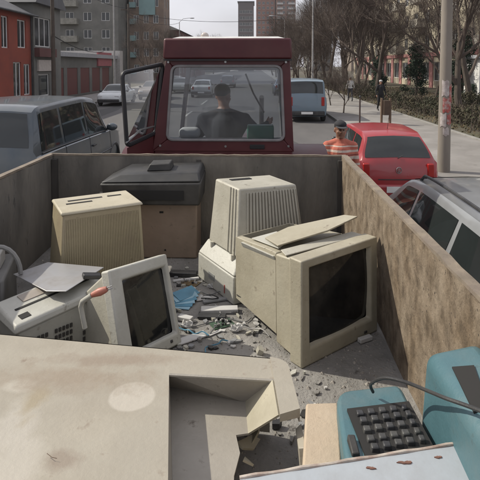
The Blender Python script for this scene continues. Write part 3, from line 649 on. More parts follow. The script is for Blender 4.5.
for y in (.6, 1.5, 2.4, 3.3):
    for x in (XL-.075, XR+.037):
        b = MB(); b.box(x, x+.038, y-.03, y+.03, F-.08, ZT-.05); b.build('stake', m_chass, tr, M=Tm, bevel=.004)
b = MB(); b.box(XL-.03, XR+.03, YB-.04, YB-.003, F-.06, F+.25); b.build('tailgate', m_wgrey, tr, M=Tm)
b = MB(); b.box(-1.0, -.9, .2, 3.4, 1.05, 1.237).box(.1, .2, .2, 3.4, 1.05, 1.237)
for y in (.3, 1.2, 2.2, 3.2): b.box(-1.4, .58, y, y+.07, 1.16, 1.236)
b.tube([(-.95, 3.3, 1.05), (-.42, 4.75, .62)], .05).tube([(.15, 3.3, 1.05), (-.38, 4.75, .62)], .05)
b.build('chassis', m_chass, tr, M=Tm)
for y in (.75, 2.6):
    b = MB(); b.cyl((-.4, y, .46), (1, 0, 0), .05, 1.7); b.build('axle', m_chass, tr, M=Tm)
    for x in (-1.25, .45):
        b = MB(); b.cyl((x, y, .46), (1, 0, 0), .45, .22, 32); w = b.build('wheel', m_rubber, tr, M=Tm, bevel=.04, seg=3)
        b = MB(); b.cyl((x, y, .46), (1, 0, 0), .24, .235, 24); b.build('rim', m_chass, w, M=Tm, bevel=.01)

# ------------------------------------------------------------------ tractor
m_tred = mat('tractor_red', (.062, .008, .012), .45, var=.2, scale=3, c2=(.085, .022, .022), s2=2, bump=.1)
m_seal = mat('window_seal', (.2, .19, .19), .7, var=.2, scale=8); m_cabglass = glass('cab_glass', (.8, .83, .86), .08, dust=.09)
m_gum = mat('door_gum', (.012, .011, .013), .5)
tt = empty('tractor', (-.33, 5.8, 0), 0, 'dark red farm tractor with a glazed cab and its left door swung open', 'tractor')
TM = Matrix.Translation((.33, -5.8, 0))
YR, YFc = 5.1, 6.5
q = lambda x, y, Y=YR: aty(x, y, Y)
def quadprism(pts, d, mb, mi=0):
    pts = [Vector(p) for p in pts]; mb.hexa(pts, [p+Vector((0, d, 0)) for p in pts], mi)
zw0, zw1 = 1.80, 2.60
o_ = [(-1.061, 1.67), (.401, 1.67), (.356, 2.632), (-.908, 2.632)]      # rear outline x,z
i_ = [(-.905, 1.79), (.300, 1.79), (.266, 2.55), (-.847, 2.55)]
b = MB()
for k in range(4):
    a, c = o_[k], o_[(k+1) % 4]; d, e = i_[(k+1) % 4], i_[k]
    b.hexa([Vector((p[0], YR, p[1])) for p in (a, c, d, e)], [Vector((p[0], YR+.06, p[1])) for p in (a, c, d, e)])
b.build('rear_frame', m_tred, tt, M=TM, bevel=.008)
def rr(pts, rad, n=5):
    """rounded polygon in x,z"""
    out = []; pts = [Vector(p) for p in pts]; N_ = len(pts)
    for i, p in enumerate(pts):
        a = (pts[i-1]-p).normalized(); c = (pts[(i+1) % N_]-p).normalized(); s = p+a*rad; e = p+c*rad
        for k in range(n+1):
            t = k/n; out.append(s*(1-t)**2+p*2*t*(1-t)+e*t*t)
    return out
def ringframe(outl, r, name, m, par, Y, M):
    b = MB(); pts = [Vector((p.x, Y, p.y)) for p in outl]; pts.append(pts[0]); pts.append(pts[1]); b.tube(pts, r, 6, caps=False); return b.build(name, m, par, M=M, smooth=True)
gl = rr(i_, .07)
b = MB(); b.add([(p.x, YR+.025, p.y) for p in gl]+[(p.x, YR+.03, p.y) for p in gl], [tuple(range(len(gl))), tuple(range(len(gl), 2*len(gl)))[::-1]]); rw = b.build('rear_glass', m_cabglass, tt, M=TM)
ringframe(gl, .014, 'seal', m_seal, rw, YR-.004, TM)
# corner fillers
b = MB()
for k in range(4):
    p = i_[k]; seg = gl[k*6:(k+1)*6]
    b.add([(p[0], YR+.02, p[1])]+[(s.x, YR+.02, s.y) for s in seg]+[(p[0], YR+.04, p[1])]+[(s.x, YR+.04, s.y) for s in seg], [tuple(range(7)), tuple(range(7, 14))[::-1]])
b.build('corner_gusset', m_tred, tt, M=TM)
b = MB(); b.box(-.925, .372, 5.05, 5.095, 2.604, 2.619); b.build('roof_gutter', m_gum, tt, M=TM)
for x, z in ((-.975, 1.73), (-.3, 1.725), (.345, 1.73), (-.885, 2.59), (.315, 2.59), (-.3, 2.592)):
    b = MB(); b.cyl((x, YR-.003, z), (0, 1, 0), .012, .012, 8); b.build('bolt', m_steel, tt, M=TM)
b = MB(); b.box(-.05, .1, YR-.012, YR-.001, 1.70, 1.745); b.build('latch', m_gum, tt, M=TM, bevel=.004)
b = MB()   # roof slab
b.hexa([Vector(p) for p in ((-.93, 5.04, 2.62), (.375, 5.04, 2.62), (.36, 6.75, 2.64), (-.90, 6.75, 2.64))], [Vector(p) for p in ((-.92, 5.03, 2.83), (.366, 5.03, 2.83), (.34, 6.8, 2.80), (-.88, 6.8, 2.80))]); b.build('roof', m_tred, tt, M=TM, bevel=.02)
b = MB(); b.hexa([Vector(p) for p in ((-.84, 5.08, 2.831), (.30, 5.08, 2.831), (.30, 6.7, 2.811), (-.84, 6.7, 2.811))], [Vector(p) for p in ((-.78, 5.2, 2.855), (.24, 5.2, 2.855), (.24, 6.6, 2.85), (-.78, 6.6, 2.85))]); b.build('roof_skin', mat('pale_roof', (.5, .49, .47), .6, var=.2), tt, M=TM)
b = MB(); b.cyl((-.55, 5.5, 2.865), (0, 0, 1), .045, .03, 16).ell((-.55, 5.5, 2.885), (.042, .042, .035), 16); b.build('beacon', mat('beacon', (.45, .4, .36), .3), tt, M=TM, smooth=True)
# side pillars, front frame
for x0, x1, xt0, xt1 in ((-1.04, -.96, -.875, -.82), (.32, .39, .28, .33)):
    b = MB(); b.hexa([Vector((x, y, 1.70)) for x, y in ((x0, 5.162), (x1, 5.162), (x1, 5.24), (x0, 5.24))], [Vector((x, y, 2.62)) for x, y in ((xt0, 5.162), (xt1, 5.162), (xt1, 5.24), (xt0, 5.24))]); b.build('pillar', m_tred, tt, M=TM)
    b = MB(); b.hexa([Vector((x, y, 1.5)) for x, y in ((x0+.04, 6.45), (x1, 6.45), (x1, 6.53), (x0+.04, 6.53))], [Vector((x, y, 2.62)) for x, y in ((xt0, 6.45), (xt1, 6.45), (xt1, 6.53), (xt0, 6.53))]); b.build('pillar', m_seal, tt, M=TM)
b = MB(); b.box(-.9, .33, 6.46, 6.52, 1.5, 1.62).box(-.83, .29, 6.46, 6.52, 2.5, 2.62); b.build('windscreen_frame', m_seal, tt, M=TM, bevel=.01)
b = MB(); b.add([(-.9, 6.49, 1.6), (.33, 6.49, 1.6), (.29, 6.49, 2.52), (-.84, 6.49, 2.52)], [(0, 1, 2, 3)]); fg = b.build('windscreen', m_cabglass, tt, M=TM)
b = MB(); b.tube([(.12, 6.45, 1.95), (-.02, 6.45, 2.2), (-.12, 6.45, 2.45)], .012, 6); b.build('wiper', m_gum, fg, M=TM)
b = MB(); b.hexa([Vector(p) for p in ((.37, 5.24, 1.75), (.375, 5.24, 1.75), (.375, 6.45, 1.75), (.37, 6.45, 1.75))], [Vector(p) for p in ((.315, 5.24, 2.6), (.32, 5.24, 2.6), (.32, 6.45, 2.6), (.315, 6.45, 2.6))]); b.build('side_glass', m_cabglass, tt, M=TM)
b = MB(); b.box(.36, .40, 5.24, 6.45, 1.0, 1.745); b.build('side_panel', m_tred, tt, M=TM)
b = MB(); b.box(-1.04, .39, 5.11, 5.16, .95, 1.697); b.build('rear_panel', m_tred, tt, M=TM, bevel=.01)
b = MB(); b.box(-1.0, .36, 5.17, 6.9, .85, .95); b.build('cab_floor', m_chass, tt, M=TM)
b = MB(); b.box(-.9, .33, 6.46, 6.55, .96, 1.49); b.build('dashboard', m_chass, tt, M=TM)
# seat shelf items in the cab belong to the tractor's rear shelf
b = MB(); b.box(-.95, .35, 5.17, 5.36, 1.62, 1.78); b.build('rear_shelf', m_gum, tt, M=TM)
b = MB(); b.box(-.60, -.12, 5.62, 5.95, 1.15, 1.28); s_ = b.build('seat', m_gum, tt, M=TM, bevel=.03)
b = MB(); b.tube([(-.35, 6.35, 1.5), (-.35, 6.22, 1.72)], .025, 8); ring = [(-.35+.19*math.cos(a), 6.2+.19*math.sin(a)*.5, 1.72+.19*math.sin(a)*.85) for a in [2*math.pi*i/24 for i in range(25)]]; b.tube(ring, .014, 6); b.build('steering_wheel', m_gum, tt, M=TM, smooth=True)
# fenders, bonnet, wheels
for sx, xa, xb in ((-1, -1.42, -1.045), (1, .40, .77)):
    b = MB(); n = 16; vs = []
    for i in range(n+1):
        a = R(10)+R(150)*i/n; y = 5.55-.86*math.cos(a); z = .80+.86*math.sin(a)*1.02
        for rr_ in (0, .02): vs += [(xa, y, z-rr_), (xb, y, z-rr_)]
    fs = []
    for i in range(n):
        a = i*4; c = a+4; fs += [(a, a+1, c+1, c), (a+2, c+2, c+3, a+3), (a, c, c+2, a+2), (a+1, a+3, c+3, c+1)]
    b.add(vs, fs); b.build('fender', m_tred, tt, M=TM, smooth=True)
    b = MB(); b.cyl((xa+.2 if sx < 0 else xb-.2, 5.55, .74), (1, 0, 0), .74, .32, 36); w = b.build('wheel', m_rubber, tt, M=TM, bevel=.06, seg=3)
    b = MB(); b.cyl((xa+.2 if sx < 0 else xb-.2, 5.55, .74), (1, 0, 0), .4, .335, 28); b.build('rim', m_tred, w, M=TM, bevel=.01)
    xf = -1.0 if sx < 0 else .34
    b = MB(); b.cyl((xf, 7.9, .42), (1, 0, 0), .42, .2, 30); w = b.build('wheel', m_rubber, tt, M=TM, bevel=.04, seg=3); b = MB(); b.cyl((xf, 7.9, .42), (1, 0, 0), .22, .21, 20); b.build('rim', m_tred, w, M=TM)
b = MB(); b.hexa([Vector(p) for p in ((-.64, 6.56, .9), (-.02, 6.56, .9), (-.06, 8.4, .8), (-.60, 8.4, .8))], [Vector(p) for p in ((-.62, 6.56, 1.58), (-.04, 6.56, 1.58), (-.08, 8.4, 1.42), (-.58, 8.4, 1.42))]); b.build('bonnet', m_tred, tt, M=TM, bevel=.05, seg=3)
b = MB(); b.box(-.5, -.16, 5.3, 8.2, .5, .849); b.cyl((-.33, 7.9, .42), (1, 0, 0), .05, 1.2); b.build('engine_block', m_chass, tt, M=TM)
b = MB(); b.tube([(.1, 7.4, 1.2), (.1, 7.4, 2.0), (.1, 7.3, 2.1)], .035, 10); b.build('exhaust', m_chass, tt, M=TM, smooth=True)
for x in (-.98, .33):
    b = MB(); b.box(x-.07, x+.07, 5.05, 5.10, 1.56, 1.64); b.build('tail_light', mat('amber_lens', (.3, .06, .02), .2), tt, M=TM, bevel=.01)
# open door
h0, h1 = aty(163, 64, 5.13), aty(155, 133, 5.13); e1, e0 = aty(127, 146, 4.72), aty(122, 73, 4.72)
dp = [e0, h0, h1, e1]
def rr3(pts, rad, n=4):
    out = []; L_ = len(pts)
    for i, p in enumerate(pts):
        a = (pts[i-1]-p).normalized(); c = (pts[(i+1) % L_]-p).normalized(); s = p+a*rad; e = p+c*rad
        for k in range(n+1): t = k/n; out.append(s*(1-t)**2+p*2*t*(1-t)+e*t*t)
    return out
dl = rr3(dp, .05); b = MB(); b.tube(dl+[dl[0], dl[1]], .022, 8, caps=False); dr = b.build('door', m_gum, tt, M=TM, smooth=True)
b = MB(); b.add(dl, [tuple(range(len(dl)))]); b.build('door_glass', glass('door_glass_clear', (.85, .88, .88), .06), dr, M=TM)
b = MB(); lo0, lo1 = h1+Vector((0, 0, -.02)), e1+Vector((0, 0, -.02)); b.hexa([lo0, lo1, lo1+Vector((.01, .03, 0)), lo0+Vector((.01, .03, 0))], [lo0+Vector((0, 0, -.7)), lo1+Vector((0, 0, -.7)), lo1+Vector((.01, .03, -.7)), lo0+Vector((.01, .03, -.7))]); b.build('door_panel', m_tred, dr, M=TM)
b = MB(); a_ = h1.lerp(e1, .5); b.tube([h1.lerp(h0, .1)+Vector((-.01, -.03, 0)), a_.lerp(e0.lerp(h0, .5), .14)+Vector((0, -.03, 0)), e1.lerp(e0, .05)+Vector((0, -.03, 0))], .009, 6); b.build('grab_bar', m_steel, dr, M=TM, smooth=True)
# loose things in the cab
b = MB(); b.box(-.80, -.58, 5.18, 5.34, 1.783, 1.90); tag(b.build('cushion', mat('white_cloth', (.5, .5, .5), .9, var=.1, bump=.3), bevel=.05, seg=4), 'crumpled white cushion on the cab shelf left of the driver', 'cushion')
b = MB(); b.box(-.08, .20, 5.18, 5.33, 1.783, 1.93); tag(b.build('green_crate', mat('green_plastic', (.04, .2, .13), .4), bevel=.015), 'green plastic box on the cab shelf right of the driver', 'box')

# ------------------------------------------------------------------ scrap in the trailer
def plastic(nm, c, dirt, d2=None, **k): return mat(nm, c, k.pop('rough', .5), var=k.pop('var', .11), scale=k.pop('scale', 5), c2=dirt, s2=k.pop('s2', 3.5), c3=d2, bump=k.pop('bump', .2), bscale=60, amt3=k.pop('amt3', .35), **k)
m_crA = plastic('yellowed_plastic', (.32, .27, .17), (.25, .20, .135), (.12, .09, .06))
m_crA_lit = plastic('yellowed_plastic_lit_top', (.41, .37, .28), (.34, .30, .21), (.12, .09, .06))  # paler copy of the yellowed plastic, sunlit look of the top put into colour
m_crB = plastic('grey_beige_plastic', (.385, .365, .305), (.30, .28, .225), (.15, .13, .1))
m_crC = plastic('beige_plastic', (.345, .315, .24), (.27, .24, .175), (.14, .11, .08))
m_crD = plastic('light_grey_plastic', (.40, .39, .345), (.31, .30, .255), (.15, .13, .1))
m_fr = plastic('dirty_beige_plastic', (.31, .282, .23), (.27, .24, .19), (.17, .125, .09), s2=2.2, scale=2.5, var=.1)
m_dark = mat('slot_dark', (.012, .011, .010), .8)
m_crt = mat('tube_glass', (.008, .009, .010), .07, var=.1, spec=.5, c2=(.045, .043, .038), s2=2.5)
m_dusty = mat('dusty_black', (.022, .021, .02), .6, var=.3, scale=6, c2=(.06, .055, .048), s2=3, bump=.2)
def pose(name, c, rot, dims_h, label, cat, group=None):
    """root at the base centre of a box of height dims_h whose centre is c and whose rotation is rot (degrees)"""
    e = Euler([R(a) for a in rot]); base = Vector(c)-e.to_matrix() @ Vector((0, 0, dims_h/2))
    r = empty(name, base, 0, label, cat, group); r.rotation_euler = e; return r
def bezel(par, w, h, d, sw, sh, so, y0, m, bulge=.02, tap=.0, zoff=0, led=True):
    """front frame, screen opening sw x sh offset so; front face at y0 (toward -y), depth d"""
    b = MB(); z0, z1 = zoff, zoff+h; cz = zoff+h/2+so[1]; cx = so[0]
    O = [(-w/2, z0), (w/2, z0), (w/2, z1), (-w/2, z1)]; I = [(cx-sw/2, cz-sh/2), (cx+sw/2, cz-sh/2), (cx+sw/2, cz+sh/2), (cx-sw/2, cz+sh/2)]
    Ob = [(x*(1-tap), (z-z0-h/2)*(1-tap)+z0+h/2) for x, z in O]
    I2 = [((x-cx)*.95+cx, (z-cz)*.95+cz) for x, z in I]
    V = [(x, y0, z) for x, z in O]+[(x, y0+d, z) for x, z in Ob]+[(x, y0, z) for x, z in I]+[(x, y0+.022, z) for x, z in I2]
    fs = []
    for k in range(4):
        n = (k+1) % 4; fs += [(k, n, 4+n, 4+k), (k, n, 8+n, 8+k), (8+k, 8+n, 12+n, 12+k)]
    fs.append((4, 5, 6, 7)); b.add(V, fs); bz = b.build('bezel', m, par, bevel=.008, seg=3)
    s = MB(); n = 14; vs = []
    for j in range(n+1):
        for i in range(n+1):
            u, v = 2*i/n-1, 2*j/n-1; vs.append((cx+u*sw*.49, y0+.024-bulge*(1-u*u)*.6-bulge*(1-v*v)*.5+.004, cz+v*sh*.49))
    s.add(vs, [(j*(n+1)+i, j*(n+1)+i+1, (j+1)*(n+1)+i+1, (j+1)*(n+1)+i) for j in range(n) for i in range(n)]); s.build('screen', m_crt, par, smooth=True)
    if led:
        b = MB(); b.box(w*.30, w*.34, y0-.004, y0+.002, z0+.022, z0+.034); b.build('power_button', m_black, par, bevel=.002)
    return bz
# --- C, the big monitor
mc = pose('crt_monitor', (.345, 2.235, 1.516), (-1, 0, 39), .455, 'largest beige monitor with a big dark screen turned right, broken open on top', 'monitor')
mc.scale = (1, 1, .923)
bezel(mc, .50, .493, .075, .405, .375, (0, .02), -.07, m_crC, .02)
b = MB(); b.hexa([Vector(p) for p in ((-.235, .008, .02), (.235, .008, .02), (.225, .12, .03), (-.225, .12, .03))], [Vector(p) for p in ((-.235, .008, .478), (.235, .008, .478), (.225, .12, .465), (-.225, .12, .465))]); b.build('collar', m_crC, mc, bevel=.008)
# rear shell as an open box: left, right, bottom, back walls and a broken top
def wallbox(par, name, fb, ft, bb, bt, th, m, top=True):
    """shell from front ring to back ring; fb,ft front bottom/top (x half,z), bb,bt back"""
    pass
b = MB(); y0, y1 = .122, .47; F4 = [(-.222, .07), (.222, .07), (.222, .462), (-.222, .462)]; B4 = [(-.185, .10), (.185, .10), (.185, .44), (-.185, .44)]
V = [(x, y0, z) for x, z in F4]+[(x, y1, z) for x, z in B4]; b.add(V, [(0, 1, 5, 4), (1, 2, 6, 5), (3, 0, 4, 7), (4, 5, 6, 7)])
rs = b.build('rear_shell', m_crC, mc); so = rs.modifiers.new('solid', 'SOLIDIFY'); so.thickness = .006; so.offset = -1
b = MB(); b.hexa([Vector(p) for p in ((-.215, .125, .458), (.215, .125, .458), (.205, .2, .455), (-.21, .21, .455))], [Vector(p) for p in ((-.215, .125, .466), (.215, .125, .466), (.205, .2, .463), (-.21, .21, .463))])
b.hexa([Vector(p) for p in ((-.21, .21, .455), (-.15, .205, .455), (-.15, .46, .434), (-.185, .46, .434))], [Vector(p) for p in ((-.21, .21, .463), (-.15, .205, .463), (-.15, .46, .442), (-.185, .46, .442))]); b.build('top_rim', m_crC, mc, bevel=.003)
b = MB(); b.box(-.19, .19, .13, .46, .12, .125).box(-.15, .12, .16, .40, .126, .16); b.tube([(-.0, .15, .3), (0, .28, .3), (0, .42, .3)], [.15, .06, .03], 16); b.build('tube_and_board', m_dusty, mc)
b = MB()
r = random.Random(5)
for i in range(7):
    y = .225+.03*i; b.hexa([Vector((-.2145+.0001*i-.0015+(y-.12)*.1, y, .12)), Vector((-.209+(y-.12)*.1, y, .12)), Vector((-.209+(y-.12)*.1, y+.012, .12)), Vector((-.216+(y-.12)*.1, y+.012, .12))], [Vector((-.2145+(y-.12)*.1, y, .15)), Vector((-.209+(y-.12)*.1, y, .15)), Vector((-.209+(y-.12)*.1, y+.012, .15)), Vector((-.216+(y-.12)*.1, y+.012, .15))])
b.build('vent', m_dark, mc)
b = MB(); b.hexa([Vector(p) for p in ((-.219, .13, .425), (-.212, .13, .425), (-.187, .4, .41), (-.194, .4, .41))], [Vector(p) for p in ((-.232, .13, .45), (-.212, .13, .45), (-.187, .4, .435), (-.205, .4, .435))]); b.build('ridge', m_crD, mc)  # paler plastic strip stands in for the highlight along the upper side edge
# loose broken panel lying over monitor C
def slabpx(name, pts, th, m, label, cat, group=None, bevel=.002, sol=True):
    """thin plate from world points"""
    c = sum((Vector(p) for p in pts), Vector())/len(pts); b = MB(); P_ = [Vector(p)-c for p in pts]
    nn = (P_[1]-P_[0]).cross(P_[2]-P_[1]).normalized(); nn = nn if nn.z > 0 else -nn
    b.hexa([p-nn*th for p in P_], P_); o = b.build(name, m, bevel=bevel); o.location = c; return tag(o, label, cat, group)
zt = F+.50
def mcp(x, y, z): return mc.matrix_world @ Vector((x, y, z))
bpy.context.view_layer.update()
slabpx('plastic_sheet', [mcp(-.20, .13, .497), mcp(.05, .06, .535), mcp(.24, .04, .575), mcp(.245, .13, .56), mcp(.02, .30, .497), mcp(-.15, .28, .483)], .009, m_crC, 'jagged beige plastic panel tilted on top of the largest monitor', 'plastic panel')
slabpx('plastic_strip', [mcp(-.235, .04, .485), mcp(.235, .0, .488), mcp(.22, .06, .492), mcp(-.21, .10, .487)], .006, m_crB, 'long pale strip of broken plastic along the top edge of the largest monitor', 'plastic strip')
slabpx('broken_shell', [mcp(-.19, .14, .478), mcp(-.05, .17, .50), mcp(-.06, .3, .49), mcp(-.17, .36, .462)], .005, m_crD, 'small bent piece of beige casing on the left of the tilted panel', 'casing piece')
# --- B, face down monitor
mb_ = pose('crt_monitor', (-.013, 2.872, 1.396), (0, .8, 32.6), .211, 'pale ribbed monitor lying on its face behind the largest monitor', 'monitor')
b = MB(); b.hexa([Vector(p) for p in ((-.25, -.21, 0), (.25, -.21, 0), (.25, .21, 0), (-.25, .21, 0))], [Vector(p) for p in ((-.25, -.21, .15), (.25, -.21, .15), (.25, .21, .15), (-.25, .21, .15))])
b.hexa([Vector(p) for p in ((-.25, -.21, .152), (.25, -.21, .152), (.25, .21, .152), (-.25, .21, .152))], [Vector(p) for p in ((-.19, -.16, .225), (.25, -.16, .225), (.25, .2, .225), (-.19, .2, .225))]); b.build('bezel', m_crD, mb_, bevel=.008)
b = MB(); B0 = [Vector(p) for p in ((-.20, -.165, .226), (.255, -.165, .226), (.255, .17, .226), (-.20, .17, .226))]; T0 = [Vector(p) for p in ((-.165, -.115, .588), (.225, -.115, .572), (.225, .16, .577), (-.165, .16, .592))]
b.hexa(B0, T0); hs = b.build('housing', m_crB, mb_, bevel=.01)
b = MB(); b.ribs(B0[0], B0[1], T0[0], T0[1], 17, .007, .55, u0=.12, u1=.98, v0=.08, v1=.93); b.ribs(B0[3], B0[0], T0[3], T0[0], 3, .006, .3, u0=.66, u1=.98, v0=.02, v1=.98); b.build('cooling_ribs', m_crB, mb_, bevel=.0015)
b = MB(); b.ribs(B0[0], B0[1], T0[0], T0[1], 17, .0012, .42, u0=.147, u1=1.007, v0=.09, v1=.92); b.build('vent_slots', mat('slot_brown', (.2, .18, .145), .8), mb_)
b = MB(); b.hexa([Vector(p) for p in ((-.10, .08, .587), (.04, .08, .581), (.04, .11, .582), (-.10, .11, .588))], [Vector(p) for p in ((-.10, .08, .5915), (.04, .08, .587), (.04, .11, .588), (-.10, .11, .5925))]); b.build('top_slot', m_dark, mb_)
b = MB(); b.box(-.2525, -.2503, -.12, -.112, .03, .075); b.build('red_mark', mat('red_sticker', (.3, .06, .05), .6), mb_)
b = MB(); b.box(-.2525, -.2505, .0, .07, .05, .085); b.build('type_plate', mat('type_plate', (.3, .3, .29), .4, .3), mb_)
for yy in (-.12, .12):
    b = MB(); b.cyl((-.2, yy, .218), (0, 0, 1), .014, .03, 12); b.build('screw_boss', m_crB, mb_, smooth=True)
# --- A, ribbed monitor on the left
ma = pose('crt_monitor', (-.893, 2.749, 1.531), (0, 0, 31), .482, 'yellowed box shaped monitor back with fine vertical ribs, far left of the trailer', 'monitor')
ma.scale = (1, 1, .965)
b = MB(); B0 = [Vector(p) for p in ((-.235, -.175, 0), (.235, -.175, 0), (.235, .175, 0), (-.235, .175, 0))]; T0 = [Vector(p) for p in ((-.205, -.15, .515), (.215, -.15, .515), (.215, .15, .515), (-.205, .15, .515))]
b.hexa(B0, T0); b.build('housing', m_crA, ma, bevel=.014, seg=3)
b = MB(); b.ribs(B0[0], B0[1], T0[0], T0[1], 46, .004, .5, u0=.04, u1=.97, v0=.02, v1=.93); b.build('cooling_ribs', m_crA, ma)
b = MB(); b.hexa([Vector(p) for p in ((-.215, -.16, .507), (.225, -.16, .507), (.222, .157, .507), (-.213, .157, .507))], [Vector(p) for p in ((-.21, -.152, .523), (.218, -.152, .523), (.218, .152, .523), (-.208, .152, .523))]); b.build('top_cover', m_crA_lit, ma, bevel=.006)
b = MB()
for x0, x1, y in ((-.14, .05, .05), (.08, .16, .05), (-.16, -.02, -.01)): b.box(x0, x1, y, y+.018, .5235, .5255)
b.build('top_slot', m_dark, ma)
# --- box E and black printer
ce = empty('computer_case', (-.65, 3.315, F+.002), 0, 'dull beige computer case under the black printer against the front board', 'computer case')
b = MB(); b.box(-.34, .275, -.115, .125, 0, .365); b.build('case_body', plastic('brownish_plastic', (.27, .20, .15), (.2, .15, .11), (.1, .08, .06)), ce, bevel=.008)
b = MB(); b.box(.03, .055, -.119, -.116, .30, .312).box(.06, .07, -.119, -.116, .05, .06); b.build('latch', m_dark, ce)
pr = empty('black_printer', (-.65, 3.29, F+.37), 0, 'dusty black printer lying on the dull beige computer case', 'printer')
b = MB(); b.hexa([Vector(p) for p in ((-.30, -.16, 0), (.30, -.16, 0), (.30, .16, 0), (-.30, .16, 0))], [Vector(p) for p in ((-.34, -.17, .14), (.31, -.17, .15), (.31, .16, .17), (-.34, .16, .14))]); b.build('printer_body', m_dusty, pr, bevel=.012)
b = MB(); b.hexa([Vector(p) for p in ((-.34, -.165, .143), (.31, -.165, .153), (.31, .155, .173), (-.34, .155, .143))], [Vector(p) for p in ((-.22, -.10, .19), (.29, -.12, .21), (.29, .15, .225), (-.20, .15, .21))]); b.build('lid', mat('black_lid', (.02, .02, .021), .5, var=.3, c2=(.045, .042, .038), s2=4), pr, bevel=.012)
b = MB(); b.hexa([Vector(p) for p in ((-.06, -.06, .2), (.1, -.06, .205), (.1, .08, .215), (-.06, .08, .21))], [Vector(p) for p in ((-.04, -.05, .245), (.09, -.05, .25), (.09, .07, .255), (-.04, .07, .25))]); b.build('handle', m_dusty, pr, bevel=.006)
b = MB(); b.box(-.27, .2, -.1745, -.1665, .04, .10); b.build('tray_slot', m_dark, pr)
b = MB(); b.tube([(-.56, 3.16, F+.42), (-.95, 3.13, F+.44), (-1.02, 3.25, F+.42), (-1.05, 3.3, F+.2)], .01, 6); tag(b.build('power_cord', m_black, smooth=True), 'thin black cord trailing left of the black printer', 'cord')
# --- D, small tilted monitor
md = pose('crt_monitor', (-.503, 2.113, 1.478), (-19, 6, 57), .37, 'small light grey monitor leaning back beside the vented keyboard housing', 'monitor')
md.scale = (1.0, 1, .99); md.location.x += .015
bezel(md, .35, .40, .05, .265, .30, (.025, .0), -.03, m_crD, .012)
b = MB(); b.hexa([Vector(p) for p in ((-.165, .021, .02), (.165, .021, .02), (.165, .021, .385), (-.165, .021, .385))], [Vector(p) for p in ((-.12, .26, .08), (.12, .26, .08), (.12, .26, .30), (-.12, .26, .30))]); b.build('rear_shell', m_crB, md, bevel=.01)
# --- fax / vented housing
fx = pose('vented_housing', (-.872, 2.103, 1.40), (1.5, 1, 50), .219, 'dirty cream device with square vent holes and a long slot on top', 'printer'); fx.scale = (1, 1, 1.2); fx.location.y += .03; fx.location.x -= .015
b = MB(); b.hexa([Vector(p) for p in ((-.22, -.12, 0), (.22, -.12, 0), (.22, .12, 0), (-.22, .12, 0))], [Vector(p) for p in ((-.215, -.115, .17), (.215, -.115, .20), (.215, .115, .21), (-.215, .115, .18))]); b.build('housing', m_crD, fx, bevel=.01)
b = MB(); b.hexa([Vector(p) for p in ((-.235, -.13, .172), (.215, -.13, .202), (.215, .12, .212), (-.235, .12, .182))], [Vector(p) for p in ((-.225, -.12, .20), (.205, -.12, .228), (.205, .105, .238), (-.215, .10, .21))]); b.build('lid', m_crD, fx, bevel=.008)
b = MB()
def onl(x, y, dz): return Vector((x, y, .2+(x+.225)/.43*.028+(y+.12)/.225*.01+dz))
for (x0, x1, ya, yb) in ((-.18, .16, -.02, -.008), (-.19, -.15, -.095, -.06)):
    b.hexa([onl(x0, ya, -.002), onl(x1, ya, -.002), onl(x1, yb, -.002), onl(x0, yb, -.002)], [onl(x0, ya, .002), onl(x1, ya, .002), onl(x1, yb, .002), onl(x0, yb, .002)])
b.build('slot', m_dark, fx)
b = MB(); b.hexa([onl(-.13, .02, -.001), onl(.08, .02, -.001), onl(.08, .08, -.001), onl(-.13, .08, -.001)], [onl(-.13, .02, .003), onl(.08, .02, .003), onl(.08, .08, .003), onl(-.13, .08, .003)]); b.build('cover_plate', plastic('tan_plate', (.30, .26, .22), (.22, .19, .16)), fx)
b = MB()
for gx in (-.17, -.06, .07):
    for i in range(5):
        for j in range(4):
            x = gx+i*.017; z = .05+j*.024; b.box(x, x+.010, -.1235, -.1185, z, z+.014)
    b.build('vent_holes', mat('vent_shadow', (.05, .045, .04), .9), fx); b = MB()
for i in range(5):
    for j in range(4): b.box(.2165, .2205, -.08+i*.03, -.062+i*.03, .05+j*.027, .065+j*.027)
b.build('vent_holes', mat('vent_shadow', (.05, .045, .04), .9), fx)
# orange plug and pale cable
p0 = aty(85, 328, 1.93); p1 = aty(80, 303, 1.93); p2 = aty(92, 295, 1.90); p3 = aty(107, 289, 1.90)
b = MB(); b.tube([p0, p0.lerp(p1, .5), p0.lerp(p1, .85), p1.lerp(p2, .2), p1.lerp(p2, .45), p1.lerp(p2, .75), p2], .010, 10); tag(b.build('pale_cable', m_crD, smooth=True), 'short thick pale cable bending up to the orange plug', 'cable')
pl = empty('orange_plug', p2, 0, 'orange cable plug resting on the small tilted monitor', 'plug')
b = MB(); d = (p3-p2); b.tube([Vector((0, 0, 0)), d*.35, d*.5, d*.85, d], [.010, .014, .016, .013, .010], 12); b.build('plug_body', mat('orange_plastic', (.36, .13, .09), .5, var=.15), pl, smooth=True)
b = MB()
for s in (-1, 1): b.tube([d+Vector((0, 0, s*.005)), d+d.normalized()*.022+Vector((0, 0, s*.005))], .0025, 6)
b.build('prongs', m_steel, pl)
# metal sheet
slabpx('metal_plate', [aty(13, 274, 2.33), aty(48, 262, 2.43), aty(104, 267, 2.34), aty(66, 291, 2.04), aty(46, 291, 2.08)], .004, mat('thin_sheet_steel', (.42, .42, .43), .4, .55, var=.12, c2=(.3, .28, .26), s2=6), 'thin bare steel plate lying behind the vented housing', 'metal plate')
b = MB(); c0 = atz(88, 276, F+.22); b.box(-.03, .05, -.02, .02, 0, .02); o = b.build('black_connector', m_black, bevel=.004); o.location = aty(89, 278, 2.2); o.rotation_euler = (0, .2, .5); tag(o, 'small black connector between the steel plate and the tilted monitor', 'connector')
